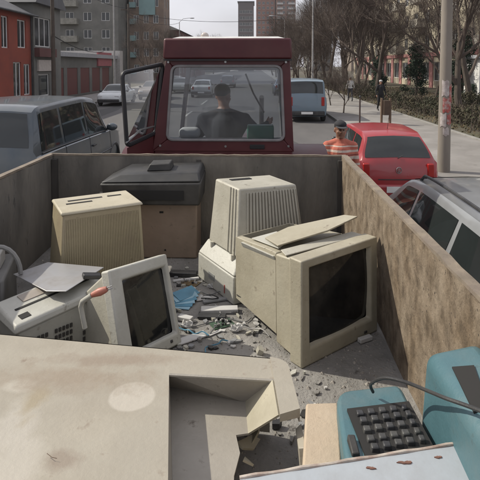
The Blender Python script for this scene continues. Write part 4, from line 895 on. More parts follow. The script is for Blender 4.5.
# gray thing at far left
gx = empty('grey_box', (-1.29, 2.36, F), .30, 'dark grey metal casing with a curved hoop at the left edge of the trailer', 'casing')
b = MB(); b.box(-.09, .085, -.16, .2, 0, .27); b.build('casing_body', mat('dull_grey', (.16, .155, .145), .7, var=.2, c2=(.1, .095, .09)), gx, bevel=.012)
b = MB(); pts = [(.05+.10*math.cos(a), -.1, .27+.14*math.sin(a)) for a in [math.pi*i/12 for i in range(13)]]; b.tube(pts, .011, 8); b.build('hoop', mat('grey_tube', (.2, .195, .185), .6), gx, smooth=True)
b = MB(); b.box(-.06, .05, -.03, .1, .272, .35); b.build('top_block', mat('pale_block', (.32, .31, .29), .6), gx, bevel=.008)
SKY_STR, SUN_STR, EXPO, HAZE = .074, 4.7, 0.02, .00025
# --- front beige housing
Z0 = F+.27; Z1 = F+.16; _l = atz(0, 334, Z0); _r = atz(270, 358, Z0); A_ = _l+(_l-_r)*((_l.x+1.395)/(_r.x-_l.x)); A2 = Vector((-1.395, .80, Z0)); Bc = atz(270, 358, Z0); Cc = atz(287, 361, Z0); Dd = atz(300, 410, Z0); G_ = atz(274, 381, Z0); E_ = atz(280, 416, Z0); H_ = atz(169, 375, Z0); I_ = atz(168, 484, Z0)
g_ = atz(246, 403, Z1); e_ = atz(249, 435, Z1); h_ = atz(169, 388, Z1)+Vector((.004, 0, 0)); i_2 = I_+Vector((.012, 0, Z1-Z0)); e2 = atz(236, 437, Z1); e3 = atz(240, 455, Z1); e4 = atz(234, 478, Z1); e5 = Vector((e4.x+.005, i_2.y, Z1))
fh = empty('machine_cover', (-.6, 1.1, F), 0, 'large dirty beige machine cover with a round pale spot and a deep recess', 'machine cover')
FM = Matrix.Translation((.6, -1.1, -F))
dn = lambda p, z=F+.01: Vector((p.x, p.y, z))
def stained(name, base, spots):
    """copy of a surface with pale dried stains at real places on it; spots: (point, rx, ry, colour, softness, wobble)"""
    m = base.copy(); m.name = name; nt = m.node_tree; N = nt.nodes; Lk = nt.links; bs = N['Principled BSDF']; cur = bs.inputs['Base Color'].links[0].from_socket
    tc = N.new('ShaderNodeTexCoord'); nz = N.new('ShaderNodeTexNoise'); nz.inputs['Scale'].default_value = 16; nz.inputs['Detail'].default_value = 6; nz.inputs['Roughness'].default_value = .65; Lk.new(tc.outputs['Object'], nz.inputs['Vector'])
    for p, rx, ry, c, soft, wob in spots:
        s = N.new('ShaderNodeVectorMath'); s.operation = 'SUBTRACT'; Lk.new(tc.outputs['Object'], s.inputs[0]); s.inputs[1].default_value = FM @ p
        t = N.new('ShaderNodeVectorMath'); t.operation = 'MULTIPLY'; Lk.new(s.outputs[0], t.inputs[0]); t.inputs[1].default_value = (1/rx, 1/ry, 0)
        l = N.new('ShaderNodeVectorMath'); l.operation = 'LENGTH'; Lk.new(t.outputs[0], l.inputs[0])
        a = N.new('ShaderNodeMath'); a.operation = 'MULTIPLY_ADD'; Lk.new(nz.outputs['Fac'], a.inputs[0]); a.inputs[1].default_value = wob; Lk.new(l.outputs['Value'], a.inputs[2])
        r = N.new('ShaderNodeMapRange'); r.inputs[1].default_value = 1+wob*.5-soft; r.inputs[2].default_value = 1+wob*.5+soft; r.inputs[3].default_value = .85; r.inputs[4].default_value = 0; Lk.new(a.outputs[0], r.inputs[0])
        x = N.new('ShaderNodeMix'); x.data_type = 'RGBA'; Lk.new(r.outputs[0], x.inputs[0]); Lk.new(cur, x.inputs[6]); x.inputs[7].default_value = (*c, 1); cur = x.outputs[2]
    Lk.new(cur, bs.inputs['Base Color']); MATS[name] = m; return m
_P = lambda x, y: atz(x, y, Z0)
m_frs = stained('dirty_beige_stained', m_fr, [(_P(132, 396), .068, .066, (.40, .365, .31), .06, .15), (_P(20, 386), .055, .035, (.385, .355, .30), .25, .9), (_P(16, 425), .05, .11, (.375, .345, .295), .35, 1.3), (_P(10, 468), .07, .10, (.375, .345, .295), .35, 1.3), (_P(36, 400), .03, .07, (.27, .225, .15), .5, 2.5), (_P(60, 380), .25, .05, (.24, .195, .145), .6, 2.8), (_P(62, 458), .04, .03, (.22, .18, .14), .5, 2.8), (_P(110, 360), .2, .03, (.23, .185, .14), .5, 2.8)])
b = MB()
def arc(p, c, q, n=4): return [p*(1-t)**2+c*2*t*(1-t)+q*t*t for t in [k/n for k in range(n+1)]]
b.add([A_, H_, G_, Bc], [(0, 1, 2, 3)])
cor = arc(Bc, Bc.lerp(Cc, .9), Cc.lerp(Dd, .12)); b.add([G_, *cor, Dd, E_], [tuple(range(len(cor)+3))])
# the panel left of the recess with gentle warps
n = 16; vs = []
for j in range(n+1):
    for i in range(n+1):
        l = A_.lerp(A2, j/n); rgt = H_.lerp(I_, j/n); p = l.lerp(rgt, i/n); k = min(i, n-i, j, n-j)/8
        vs.append(p+Vector((0, 0, min(1, k)*.006*math.sin(i*.6+j*.4))))
b.add(vs, [(j*(n+1)+i, j*(n+1)+i+1, (j+1)*(n+1)+i+1, (j+1)*(n+1)+i) for j in range(n) for i in range(n)])
b.build('top_panel', m_frs, fh, M=FM).modifiers.new('s', 'SOLIDIFY').thickness = .005
b = MB(); b.add([H_, G_, g_, h_], [(0, 1, 2, 3)]); b.add([h_, g_, e_, e2, e3, e4, e5, i_2], [tuple(range(8))]); b.add([H_, h_, i_2, I_], [(0, 1, 2, 3)])
o = b.build('recess', plastic('recess_plastic', (.29, .265, .225), (.24, .215, .18), (.12, .10, .08)), fh, M=FM); s = o.modifiers.new('s', 'SOLIDIFY'); s.thickness = .006; s.offset = -1
b = MB(); b.add([A_, Bc, dn(Bc), dn(A_)], [(0, 1, 2, 3)]); lst = cor+[Dd]
for p, q_ in zip(lst[:-1], lst[1:]): b.add([p, q_, dn(q_, Z0-.035), dn(p, Z0-.035)], [(0, 1, 2, 3)])
b.add([A_, A2, dn(A2), dn(A_)], [(0, 1, 2, 3)])
o = b.build('skirt', m_fr, fh, M=FM); s = o.modifiers.new('s', 'SOLIDIFY'); s.thickness = .004
b = MB(); b.add([G_, E_, e_, g_], [(0, 1, 2, 3)]); o = b.build('recess_side', m_crC, fh, M=FM); s = o.modifiers.new('s', 'SOLIDIFY'); s.thickness = .006; s.offset = -1
b = MB(); dd = Vector((0, 0, -.022)); b.hexa([Dd, E_, E_+Vector((0, .008, 0)), Dd+Vector((0, .008, 0))], [Dd+dd, E_+dd*.8, E_+dd*.8+Vector((0, .008, 0)), Dd+dd+Vector((0, .008, 0))]); b.build('broken_edge', m_fr, fh, M=FM)
def blob(name, cx, cy, rx, ry, z, m, seed, par, M, th=.0008):
    r = random.Random(seed); n = 30; ph = [r.uniform(0, 6.28) for _ in range(4)]
    pts = []
    for k in range(n):
        a = 2*math.pi*k/n; f = 1+.22*math.sin(2*a+ph[0])+.14*math.sin(5*a+ph[1])+.08*math.sin(9*a+ph[2]); pts.append((cx+rx*f*math.cos(a), cy+ry*f*math.sin(a)))
    b = MB(); b.hexa([Vector((x, y, z-.004)) for x, y in pts], [Vector((x, y, z+th)) for x, y in pts]); return b.build(name, m, par, M=M)
m_crack = mat('crack', (.12, .08, .055), .9)
b = MB()
for pts in (((47, 456), (52, 460), (57, 461)),):
    b.tube([atz(x, y, Z0)+Vector((0, 0, .007)) for x, y in pts], .0007, 4)
b.build('crack', m_crack, fh, M=FM)

# --- teal calculating machine
m_teal2 = plastic('teal_enamel', (.055, .122, .142), (.095, .14, .148), (.05, .06, .06), rough=.45, s2=4, amt3=.2); m_teald = plastic('teal_enamel_grey', (.13, .185, .19), (.16, .19, .185), (.06, .07, .07), rough=.45)
tm = empty('calculating_machine', (.42, 1.1, F), 0, 'teal desk calculating machine with a block of black keys', 'calculator')
CM = Matrix.Translation((-.42, -1.1, -F))
k00, k10, k11, k01 = atz(347, 475, F+.335), atz(436, 452, F+.335), atz(400, 384, F+.30), atz(335, 391, F+.30)
k10.x = min(k10.x, .444); k11.x = min(k11.x, .444)
top = [k00, k10]+arc(k11.lerp(k10, .12), k11, k11.lerp(k01, .12))+arc(k01.lerp(k11, .22), k01, k01.lerp(k00, .22))
bot = [Vector((p.x+(.38-p.x)*-.04, p.y, F+.004)) for p in top]
b = MB(); b.hexa(bot, top); b.build('keyboard_body', m_teal2, tm, M=CM, bevel=.012, seg=3)
def kp(u, v, dz=0):
    a = atz(353, 415, F+.312).lerp(atz(408, 408, F+.312), u); c = atz(371, 460, F+.33).lerp(atz(430, 449, F+.33), u); p = a.lerp(c, v); p.z += dz; return p
b = MB(); b.hexa([kp(-.08, -.1, -.01), kp(1.05, -.1, -.01), kp(1.05, 1.1, -.01), kp(-.08, 1.1, -.01)], [kp(-.08, -.1, .009), kp(1.05, -.1, .009), kp(1.05, 1.1, .009), kp(-.08, 1.1, .009)]); kb = b.build('key_plate', m_dark, tm, M=CM)
for i in range(5):
    for j in range(5):
        c = kp((i+.5)/5, (j+.5)/5, .006); w = .0155 if i < 4 else .012; l = .0145; b = MB()
        b.hexa([c+Vector((x*.7, y*.7, 0)) for x, y in ((-w, -l), (w, -l), (w, l), (-w, l))], [c+Vector((x*.6, y*.6+.001, .0125+.0015*((i*3+j*2) % 3))) for x, y in ((-w, -l), (w, -l), (w, l), (-w, l))]); b.build('key', mat('key_plastic', (.03, .03, .032), .5, var=.5, scale=30, c2=(.07, .068, .062), s2=14), tm, M=CM, bevel=.003)
b = MB(); c = kp(-.2, .75, 0); b.hexa([c+Vector(p) for p in ((-.012, -.03, -.01), (.01, -.03, -.01), (.01, .035, -.01), (-.012, .035, -.01))], [c+Vector(p) for p in ((-.01, -.028, .014), (.008, -.028, .014), (.008, .033, .014), (-.01, .033, .014))]); b.build('key', m_dusty, tm, M=CM, bevel=.003)
b = MB(); x0 = .449; b.hexa([Vector(p) for p in ((x0, .90, F+.02), (.592, .90, F+.02), (.592, 1.37, F+.02), (x0, 1.37, F+.02))], [Vector(p) for p in ((x0+.004, .90, F+.52), (.593, .90, F+.56), (.593, 1.30, F+.54), (x0+.004, 1.31, F+.50))]); b.build('carriage_housing', m_teal2, tm, M=CM, bevel=.03, seg=4)
b = MB()
rec = [atz(452, 366, F+.52), atz(474, 366, F+.53), atz(489, 408, F+.53), atz(474, 412, F+.52)]
for p in rec: p.x = min(p.x, .588); p.z = F+.521+(p.x-.453)/.14*.04-.02*max(0, p.y-.9)/.4
b.hexa([p+Vector((0, 0, -.04)) for p in rec], [p+Vector((0, 0, .003)) for p in rec]); b.build('window_slot', m_dark, tm, M=CM)
b = MB()
for off, r_ in ((0, .004), (.010, .003), (.018, .003)):
    b.tube([Vector((.424+off*.8, 1.35, F+.304)), Vector((.424+off*.8, 1.22, F+.318)), Vector((.424+off*.8, 1.03, F+.339))], r_, 6)
b.build('side_rods', m_steel, tm, M=CM)
# cable over it
wp = [aty(373, 392, 1.40), aty(371, 384, 1.38), aty(384, 378, 1.33), aty(405, 382, 1.26), aty(428, 391, 1.16), aty(445, 398, 1.10), aty(465, 405, 1.05), aty(486, 413, 1.0)]
def smooth(pts, n=6):
    out = []
    for i in range(len(pts)-1):
        p0, p1, p2, p3 = pts[max(i-1, 0)], pts[i], pts[i+1], pts[min(i+2, len(pts)-1)]
        for k in range(n): t = k/n; out.append(.5*((2*p1)+(p2-p0)*t+(2*p0-5*p1+4*p2-p3)*t*t+(3*p1-p0-3*p2+p3)*t**3))
    return out+[pts[-1]]
b = MB(); b.tube(smooth(wp), .0045, 8); tag(b.build('power_cord', m_black, smooth=True), 'thick black cord looped over the teal calculating machine', 'cord')
# cream block
b = MB(); tp = [atz(306, 403, F+.27), atz(338, 402, F+.27), atz(343, 478, F+.27), atz(302, 480, F+.27)]; tp[1].x = min(tp[1].x, .262); tp[2].x = min(tp[2].x, .235)
c = Vector((.2, 1.3, F)); bt = [Vector((p.x-.015, p.y+.01, F+.003)) for p in tp]; b.hexa([p-c for p in bt], [p-c for p in tp]); o = b.build('foam_block', plastic('cream_foam', (.42, .34, .25), (.35, .27, .19), (.25, .19, .13), rough=.9, bump=.3), bevel=.006); o.location = c; tag(o, 'upright cream block wedged left of the teal calculating machine', 'block')
b = MB(); b.hexa([Vector(p) for p in ((-.012, -.06, 0), (.012, -.07, 0), (.01, .07, 0), (-.01, .05, 0))], [Vector(p) for p in ((-.03, -.05, .22), (-.012, -.06, .23), (-.012, .06, .21), (-.03, .05, .2))]); o = b.build('wood_splinter', m_fr, bevel=.002); o.location = (.15, 1.36, F+.003); tag(o, 'thin cream slat leaning on the cream block', 'slat')
# painted metal lid at the bottom
ld = empty('painted_sheet_metal', (.25, .75, F+.3), 0, 'pale blue grey painted sheet metal with a rusty cream rim at the bottom edge', 'sheet metal')
LM = Matrix.Translation((-.25, -.75, -F-.3))
l0, l1 = atz(240, 479.5, F+.385), atz(475, 442.5, F+.40); dv = (l1-l0).normalized(); back = Vector((dv.y, -dv.x, 0)); 
b = MB(); b.hexa([l0, l1, l1+back*.30+Vector((0, 0, -.03)), l0+back*.30+Vector((0, 0, -.03))], [p+Vector((0, 0, -.02)) for p in (l0, l1, l1+back*.30+Vector((0, 0, -.03)), l0+back*.30+Vector((0, 0, -.03)))])
b.build('panel', mat('pale_blue_enamel', (.34, .37, .40), .5, var=.1, scale=5, c2=(.27, .28, .29), s2=5, c3=(.22, .12, .09), amt3=.2, bump=.1), ld, M=LM)
b = MB(); up_ = Vector((0, 0, .006)); a0, a1 = l0-back*.004, l1-back*.004; pts = [a0.lerp(a1, k/16)+Vector((0, 0, .0015*math.sin(k*1.9))) for k in range(17)]
b.tube(pts, .0042, 8); b.build('rim', mat('cream_rim', (.40, .35, .30), .6, var=.25, scale=20, c2=(.2, .1, .07), s2=14), ld, M=LM, smooth=True)
for k, (t, rx) in enumerate(((.52, .009), (.66, .013), (.68, .006), (.81, .007))):
    p = l0.lerp(l1, t)+back*.022; blob('rust_patch', p.x, p.y, rx, .003, p.z-.001, mat('rust', (.15, .075, .055), .9, var=.3, scale=30), k+11, ld, LM)
b = MB(); b.hexa([Vector((x, y, F+.004)) for x, y in ((.02, .74), (.42, .74), (.42, .84), (.02, .84))], [Vector((x, y, F+.33)) for x, y in ((.02, .74), (.42, .74), (.42, .84), (.02, .84))]); b.build('support_frame', m_chass, ld, M=LM)

# --- debris on the trailer floor
def shard(name, px, py, w, l, th, rz, m, label, cat, group=None, z=F, tilt=0, seed=0, k=5):
    r = random.Random(seed+int(px*7+py)); c = atz(px, py, z+.003); b = MB(); pts = []
    for i in range(k):
        a = 2*math.pi*i/k+r.uniform(-.3, .3); f = r.uniform(.7, 1.05); pts.append(Vector((w/2*f*math.cos(a)*1.2, l/2*f*math.sin(a)*1.2, 0)))
    b.hexa(pts, [p+Vector((0, 0, th)) for p in pts]); o = b.build(name, m); o.location = c; o.rotation_euler = (tilt, tilt*.6, rz); return tag(o, label, cat, group)
def bar(name, x0, y0, x1, y1, w, th, m, label, cat, group=None, z=0.):
    a, c = atz(x0, y0, F+.003+z), atz(x1, y1, F+.003+z); d = (c-a).normalized(); s = Vector((-d.y, d.x, 0))*w/2; m_ = (a+c)/2; b = MB()
    b.hexa([p-m_ for p in (a-s, c-s, c+s, a+s)], [p-m_+Vector((0, 0, th)) for p in (a-s, c-s, c+s, a+s)]); o = b.build(name, m, bevel=.003); o.location = m_; return tag(o, label, cat, group)
m_blue = mat('blue_card', (.08, .21, .30), .5, var=.25, scale=8); m_blue2 = mat('pale_blue_card', (.22, .36, .44), .5, var=.2)
m_wh = mat('white_scrap', (.48, .47, .45), .6, var=.12, scale=8, c2=(.34, .32, .3), s2=8)
bl_ = empty('blue_leaflets', atz(183, 301, F), .3, 'fanned stack of blue leaflets on the trailer floor', 'leaflets')
for i in range(6):
    b = MB(); a = .2*i-.5; w, l = .135, .075; M_ = Matrix.Translation((.01*i-.03, .015*i-.05, .004+.005*i)) @ Matrix.Rotation(a, 4, 'Z') @ Matrix.Rotation(.05*i, 4, 'X')
    b.box(-w/2, w/2, -l/2, l/2, 0, .003, M=M_); b.build('leaflet', m_blue if i % 2 else m_blue2, bl_)
bar('white_bar', 201, 312, 238, 311, .05, .02, m_wh, 'flat white plastic bar in the middle of the floor debris', 'plastic bar')
bar('black_bar', 198, 317, 226, 318, .045, .015, m_black, 'black plastic bar just before the flat white bar', 'plastic bar')
bar('white_bar', 179, 319, 192, 322, .035, .022, m_wh, 'short white block at the foot of the small tilted monitor', 'plastic block')
bar('black_bar', 170, 275, 197, 276, .05, .025, m_black, 'long black bar at the back of the debris near the computer case', 'plastic bar')
bar('grey_bar', 173, 282, 199, 279, .02, .012, m_wh, 'thin pale bar lying along the long black bar', 'plastic bar')
bar('grey_bar', 203, 303, 230, 299, .03, .012, mat('grey_scrap', (.2, .2, .2), .6, var=.2), 'grey metal strip under the corner of the ribbed monitor', 'metal strip')
bar('paper_strip', 176, 344, 206, 334, .05, .008, m_wh, 'torn white paper strip in front of the small tilted monitor', 'paper')
bar('paper_strip', 208, 336, 222, 330, .02, .004, m_wh, 'narrow torn white strip right of the torn paper strip', 'paper')
bar('paper_strip', 196, 292, 201, 301, .05, .006, m_wh, 'folded white card standing near the blue leaflets', 'card')
bar('paper_strip', 205, 296, 214, 300, .05, .006, m_wh, 'crumpled white card right of the folded card', 'card')
bar('white_clip', 359, 343, 371, 339, .025, .02, m_wh, 'small white clip on the floor under the big dark screen', 'clip')
r = random.Random(21)
for i in range(150):
    px, py = r.uniform(160, 262), r.uniform(266, 352)
    if i > 128: px, py = r.uniform(262, 330), r.uniform(368, 440)
    shard('plastic_shard', px, py, r.uniform(.012, .055), r.uniform(.01, .03), r.uniform(.003, .012), r.uniform(0, 6), r.choice([m_wh, m_crB, m_dusty, m_black, m_crD, m_tfloor, mat('grey_scrap', (.2, .2, .2), .6)]), 'small broken plastic shard lying in the floor debris', 'shard', 'plastic shards on the trailer floor', seed=i, tilt=r.uniform(-.12, .12))
shard('cream_fragment', 248, 444, .10, .04, .008, .9, m_crC, 'bent cream fragment leaning under the broken recess', 'fragment', z=F+.10, tilt=.5)
shard('cream_fragment', 254, 438, .09, .03, .006, 1.1, m_crC, 'narrow pointed cream fragment beside the bent one', 'fragment', z=F+.10, tilt=-.6)
shard('cream_fragment', 246, 462, .075, .035, .006, 1.9, m_crC, 'pale pointed fragment nearest the painted sheet metal', 'fragment', z=F+.12, tilt=.6, k=3)
shard('black_foam', 277, 427, .04, .03, .02, .3, m_black, 'black lump of foam on the dusty floor under the cover rim', 'foam')
shard('curled_scrap', 259, 353, .03, .03, .03, .3, m_crB, 'curled pale scrap behind the corner of the machine cover', 'scrap', tilt=.4)
for k, (pp, lb_) in enumerate(((((230, 318), (245, 322), (255, 316), (266, 324)), 'thin grey wire by the large monitor base'), (((184, 330), (200, 325), (222, 321), (240, 328)), 'thin dark wire running across the torn paper strips'))):
    b = MB(); b.tube(smooth([atz(x, y, F+.006) for x, y in pp]), .0025, 5); tag(b.build('wire', mat('grey_wire', (.12, .12, .12), .5)), lb_, 'wire')
rw_ = random.Random(77)
for k in range(9):
    x0, y0 = rw_.uniform(168, 250), rw_.uniform(280, 345); pts = [atz(x0, y0, F+.006)]; a = rw_.uniform(0, 6.28)
    for j in range(6): a += rw_.gauss(0, .7); q_ = pts[-1]+Vector((math.cos(a), math.sin(a), 0))*.035; q_.z = F+.006+rw_.uniform(0, .018); pts.append(q_)
    pts = [p for p in pts if XL+.02 < p.x < XR-.02 and p.y < YF-.03]
    if len(pts) < 3: continue
    b = MB(); b.tube(smooth(pts), rw_.choice([.0018, .0025, .0032]), 5); tag(b.build('loose_wire', [m_rubber, mat('grey_wire', (.12, .12, .12), .5), m_wh, m_blue][k % 4], smooth=True), 'short tangled wire end lying in the floor debris', 'wire', 'wire ends on the trailer floor')
for k, (x, y, lb_) in enumerate(((214, 288, 'crumpled paper scrap beside the ribbed monitor base'), (187, 327, 'crumpled paper scrap near the foot of the small tilted monitor'), (236, 331, 'crumpled paper scrap before the large monitor'))):
    b = MB(); b.ell((0, 0, .012), (.03, .02, .012), 12); r2 = random.Random(k)
    b.v = [(p[0]*r2.uniform(.6, 1.4), p[1]*r2.uniform(.6, 1.4), p[2]*r2.uniform(.4, 1.7)) for p in b.v]; o = b.build('paper_scrap', m_wh); o.location = atz(x, y, F+.002); tag(o, lb_, 'paper')
# circuit boards
for k, (x, y, rz, lb_) in enumerate(((222, 324, .5, 'small green circuit board by the flat white bar'), (190, 283, -.4, 'brown circuit board near the long black bar'))):
    t = empty('circuit_board', atz(x, y, F+.003), rz, lb_, 'circuit board'); r2 = random.Random(k+5)
    b = MB(); b.box(-.055, .055, -.035, .035, 0, .002); b.build('board', mat('pcb_%d' % k, ((.035, .07, .04), (.13, .09, .045))[k], .5, var=.3, scale=60), t)
    for j in range(9):
        cx, cy = r2.uniform(-.045, .045), r2.uniform(-.027, .027); b = MB(); w_ = r2.uniform(.003, .008); b.box(cx-w_, cx+w_, cy-.004, cy+.004, .002, r2.uniform(.005, .016)); b.build('component', [m_black, m_steel, m_wh][j % 3], t)
# grit
b = MB(); r = random.Random(8)
for i in range(9000):
    x, y = r.uniform(XL+.02, XR-.02), r.uniform(.7, 3.43)
    s = r.uniform(.0012, .0055)**1.0*(1 if r.random() < .93 else 2.2); a = r.uniform(0, 6)
    pts = [Vector((x+s*math.cos(a+2*math.pi*k/4)*r.uniform(.7, 1.3), y+s*math.sin(a+2*math.pi*k/4)*r.uniform(.7, 1.3), F)) for k in range(4)]
    b.add(pts+[Vector((x, y, F+s*.9))], [(0, 1, 4), (1, 2, 4), (2, 3, 4), (3, 0, 4)])
gr = b.build('grit', mat('grit', (.22, .2, .175), .95, var=.7, scale=60)); tag(gr, 'loose grit and plaster crumbs scattered over the trailer floor', 'grit', kind='stuff')

# ------------------------------------------------------------------ people
m_skin = mat('skin', (.27, .14, .095), .55, var=.1, scale=20); m_skind = mat('skin_tanned', (.22, .11, .07), .55, var=.1, scale=20)
def cap_cone(b, a, c, ra, rc, n=14):
    a, c = Vector(a), Vector(c); d = (c-a).normalized(); pts = []; rs = []
    for k in range(4): t = math.pi/2*k/4; pts.append(a-d*ra*math.cos(t)); rs.append(max(.0015, ra*math.sin(t)))
    pts.append(a); rs.append(ra); pts.append(c); rs.append(rc)
    for k in range(1, 5): t = math.pi/2*k/4; pts.append(c+d*rc*math.sin(t)); rs.append(max(.0015, rc*math.cos(t)))
    b.tube(pts, rs, n)
def person(name, loc, rz, J, mats, label, vox=.011, fingers=True, sc=1., hair=None, extra=None, group=None):
    """J joints; mats: dict zone->material (skin, top, bottom, shoes).  Faces -y in local space."""
    root = empty(name, loc, rz, label, 'person', group); root.scale = (sc,)*3
    b = MB(); V = {k: Vector(v) for k, v in J.items() if k not in ('sit', 'headrot')}; seg = []
    def S(a, c, ra, rc, zone): a = V[a] if isinstance(a, str) else Vector(a); c = V[c] if isinstance(c, str) else Vector(c); cap_cone(b, a, c, ra, rc); seg.append((a, c, (ra+rc)/2, zone))
    S('pelvis', 'waist', .135, .13, 'top'); S('waist', 'chest', .135, .15, 'top'); S('chest', 'neck0', .13, .075, 'top')
    for s in 'lr':
        S('chest', 'sh'+s, .11, .06, 'top'); S('neck0', 'sh'+s, .06, .062, 'top'); S('waist', 'sh'+s, .11, .07, 'top'); S('pelvis', 'hip'+s, .12, .105, 'bottom')
        S('hip'+s, 'knee'+s, .095, .062, 'bottom'); S('knee'+s, 'ank'+s, .06, .045, 'bottom')
        k, a = V['knee'+s], V['ank'+s]; S('ank'+s, 'toe'+s, .05, .04, 'shoes')
        S('sh'+s, 'elb'+s, .062, .045, 'top'); 
        m_ = V['sh'+s].lerp(V['elb'+s], .62); seg.append((m_, V['elb'+s], .05, 'arm'))
        S('elb'+s, 'wr'+s, .044, .029, 'arm')
        w = V['wr'+s]; h = (w-V['elb'+s]).normalized(); hd = (V['hand'+s]-w).normalized() if 'hand'+s in V else h
        palm = w+hd*.075; S(w, palm, .027, .034, 'skin')
        if fingers:
            sd = Vector(J.get('side'+s, (0, 1, 0))).normalized(); pn = hd.cross(sd).normalized()
            for f in range(4):
                o = palm+sd*(.030-.02*f)+hd*.012; L = (.075, .085, .078, .06)[f]; c1 = o+hd*L*.5; c2 = c1+(hd*.75+pn*.35).normalized()*L*.5
                S(o, c1, .0095, .009, 'skin'); S(c1, c2, .009, .0075, 'skin')
            o = w+hd*.03+sd*.028; c1 = o+(hd*.6+sd*.6).normalized()*.035; S(o, c1, .011, .010, 'skin'); S(c1, c1+(hd*.9+sd*.2).normalized()*.032, .010, .008, 'skin')
    S('neck0', 'head', .056, .055, 'skin')
    hc = V['head']; Rm = Euler([R(a) for a in J.get('headrot', (0, 0, 0))]).to_matrix().to_4x4()
    def E(c, r, n=20): b.ell(hc+(Rm @ Vector(c)), r, n, M=Rm)
    E((0, .012, .035), (.074, .092, .088)); E((0, -.018, -.03), (.064, .072, .078)); E((0, -.055, -.088), (.034, .026, .024)); E((0, -.09, -.008), (.013, .017, .024), 10); E((0, -.086, .022), (.009, .012, .03), 8); E((0, -.076, .035), (.05, .018, .012), 10)
    E((0, -.078, -.05), (.024, .012, .008), 10)
    for s in (-1, 1): E((s*.076, .01, -.005), (.012, .02, .032), 10); E((s*.04, -.05, -.02), (.022, .025, .022), 10)
    seg.append((hc+Vector((0, 0, -.06)), hc+Vector((0, 0, .06)), .09, 'skin'))
    o = b.build(name+'_body', m_skin, root); o.name = 'body'
    md_ = o.modifiers.new('r', 'REMESH'); md_.mode = 'VOXEL'; md_.voxel_size = vox
    sm = o.modifiers.new('s', 'SMOOTH'); sm.iterations = 3; sm.factor = .5
    dg = bpy.context.evaluated_depsgraph_get(); me = bpy.data.meshes.new_from_object(o.evaluated_get(dg)); o.modifiers.clear(); o.data = me
    me.materials.clear(); zn = ['skin', 'top', 'bottom', 'shoes']; 
    for z in zn: me.materials.append(mats.get(z, m_skin))
    zi = {'skin': 0, 'top': 1, 'bottom': 2, 'shoes': 3, 'arm': 1 if mats.get('long', False) else 0}
    pz = V['pelvis'].z; idx = []
    for p in me.polygons:
        c = p.center; best = 1e9; z = 'skin'
        for a, e, rad, zone in seg:
            ab = e-a; t = max(0, min(1, (c-a).dot(ab)/max(ab.length_squared, 1e-9))); d = (c-(a+ab*t)).length-rad
            if d < best: best = d; z = zone
        if z == 'top' and c.z < pz-.02 and not J.get('sit'): z = 'bottom'
        if z == 'bottom' and c.z > pz+.0 and not J.get('sit'): z = 'top'
        if z == 'top' and (c-V['neck0']).length < .12 and c.z > V['neck0'].z+.035: z = 'skin'
        idx.append(zi[z])
    me.polygons.foreach_set('material_index', idx); me.polygons.foreach_set('use_smooth', [True]*len(idx))
    for s in (-1, 1):
        q_ = MB(); q_.ell(hc+(Rm @ Vector((s*.030, -.078, .012))), (.011, .008, .007), 10); q_.build('eye', mat('eye', (.05, .035, .03), .3), root, smooth=True)
    if hair:
        q_ = MB(); q_.ell(hc+(Rm @ Vector((0, .026, .05))), (.079, .095, .082), 20, M=Rm); q_.build('hair', hair, root, smooth=True)
    if extra: extra(root, hc, Rm)
    return root
STAND = dict(pelvis=(0, 0, .95), waist=(0, -.01, 1.12), chest=(0, .0, 1.30), neck0=(0, .01, 1.45), head=(0, -.01, 1.60), shl=(.17, .01, 1.40), shr=(-.17, .01, 1.40), hipl=(.09, 0, .93), hipr=(-.09, 0, .93), kneel=(.11, -.03, .5), kneer=(-.11, .02, .5), ankl=(.12, .0, .09), ankr=(-.12, .08, .09), toel=(.13, -.13, .045), toer=(-.13, -.05, .045), elbl=(.26, .03, 1.13), elbr=(-.26, .03, 1.13), wrl=(.28, -.08, .90), wrr=(-.27, -.07, .90), sidel=(0, -1, 0), sider=(0, -1, 0))
# striped shirt
def stripes(name, base, bands):
    m = mat(name, base, .85, var=.18, scale=14, bump=1., bscale=10); nt = m.node_tree; N = nt.nodes; Lk = nt.links
    tc = N.new('ShaderNodeTexCoord'); sp = N.new('ShaderNodeSeparateXYZ'); Lk.new(tc.outputs['Object'], sp.inputs[0]); cur = N['Principled BSDF'].inputs['Base Color'].links[0].from_socket
    for z0, z1, c in bands:
        a = N.new('ShaderNodeMath'); a.operation = 'GREATER_THAN'; a.inputs[1].default_value = z0; Lk.new(sp.outputs[2], a.inputs[0])
        d = N.new('ShaderNodeMath'); d.operation = 'LESS_THAN'; d.inputs[1].default_value = z1; Lk.new(sp.outputs[2], d.inputs[0])
        e = N.new('ShaderNodeMath'); e.operation = 'MULTIPLY'; Lk.new(a.outputs[0], e.inputs[0]); Lk.new(d.outputs[0], e.inputs[1])
        x = N.new('ShaderNodeMix'); x.data_type = 'RGBA'; Lk.new(e.outputs[0], x.inputs[0]); Lk.new(cur, x.inputs[6]); x.inputs[7].default_value = (*c, 1); cur = x.outputs[2]
    Lk.new(cur, N['Principled BSDF'].inputs['Base Color']); return m
PW = (.50, .40, .34)
m_shirt = stripes('striped_shirt', (.42, .12, .08), ((1.385, 1.40, PW), (1.315, 1.345, PW), (1.27, 1.285, (.2, .05, .04)), (1.215, 1.26, PW), (1.13, 1.16, PW), (1.04, 1.07, PW)))
m_trous = mat('dark_trousers', (.04, .042, .05), .9); m_shoe = mat('dark_shoes', (.025, .02, .018), .6)
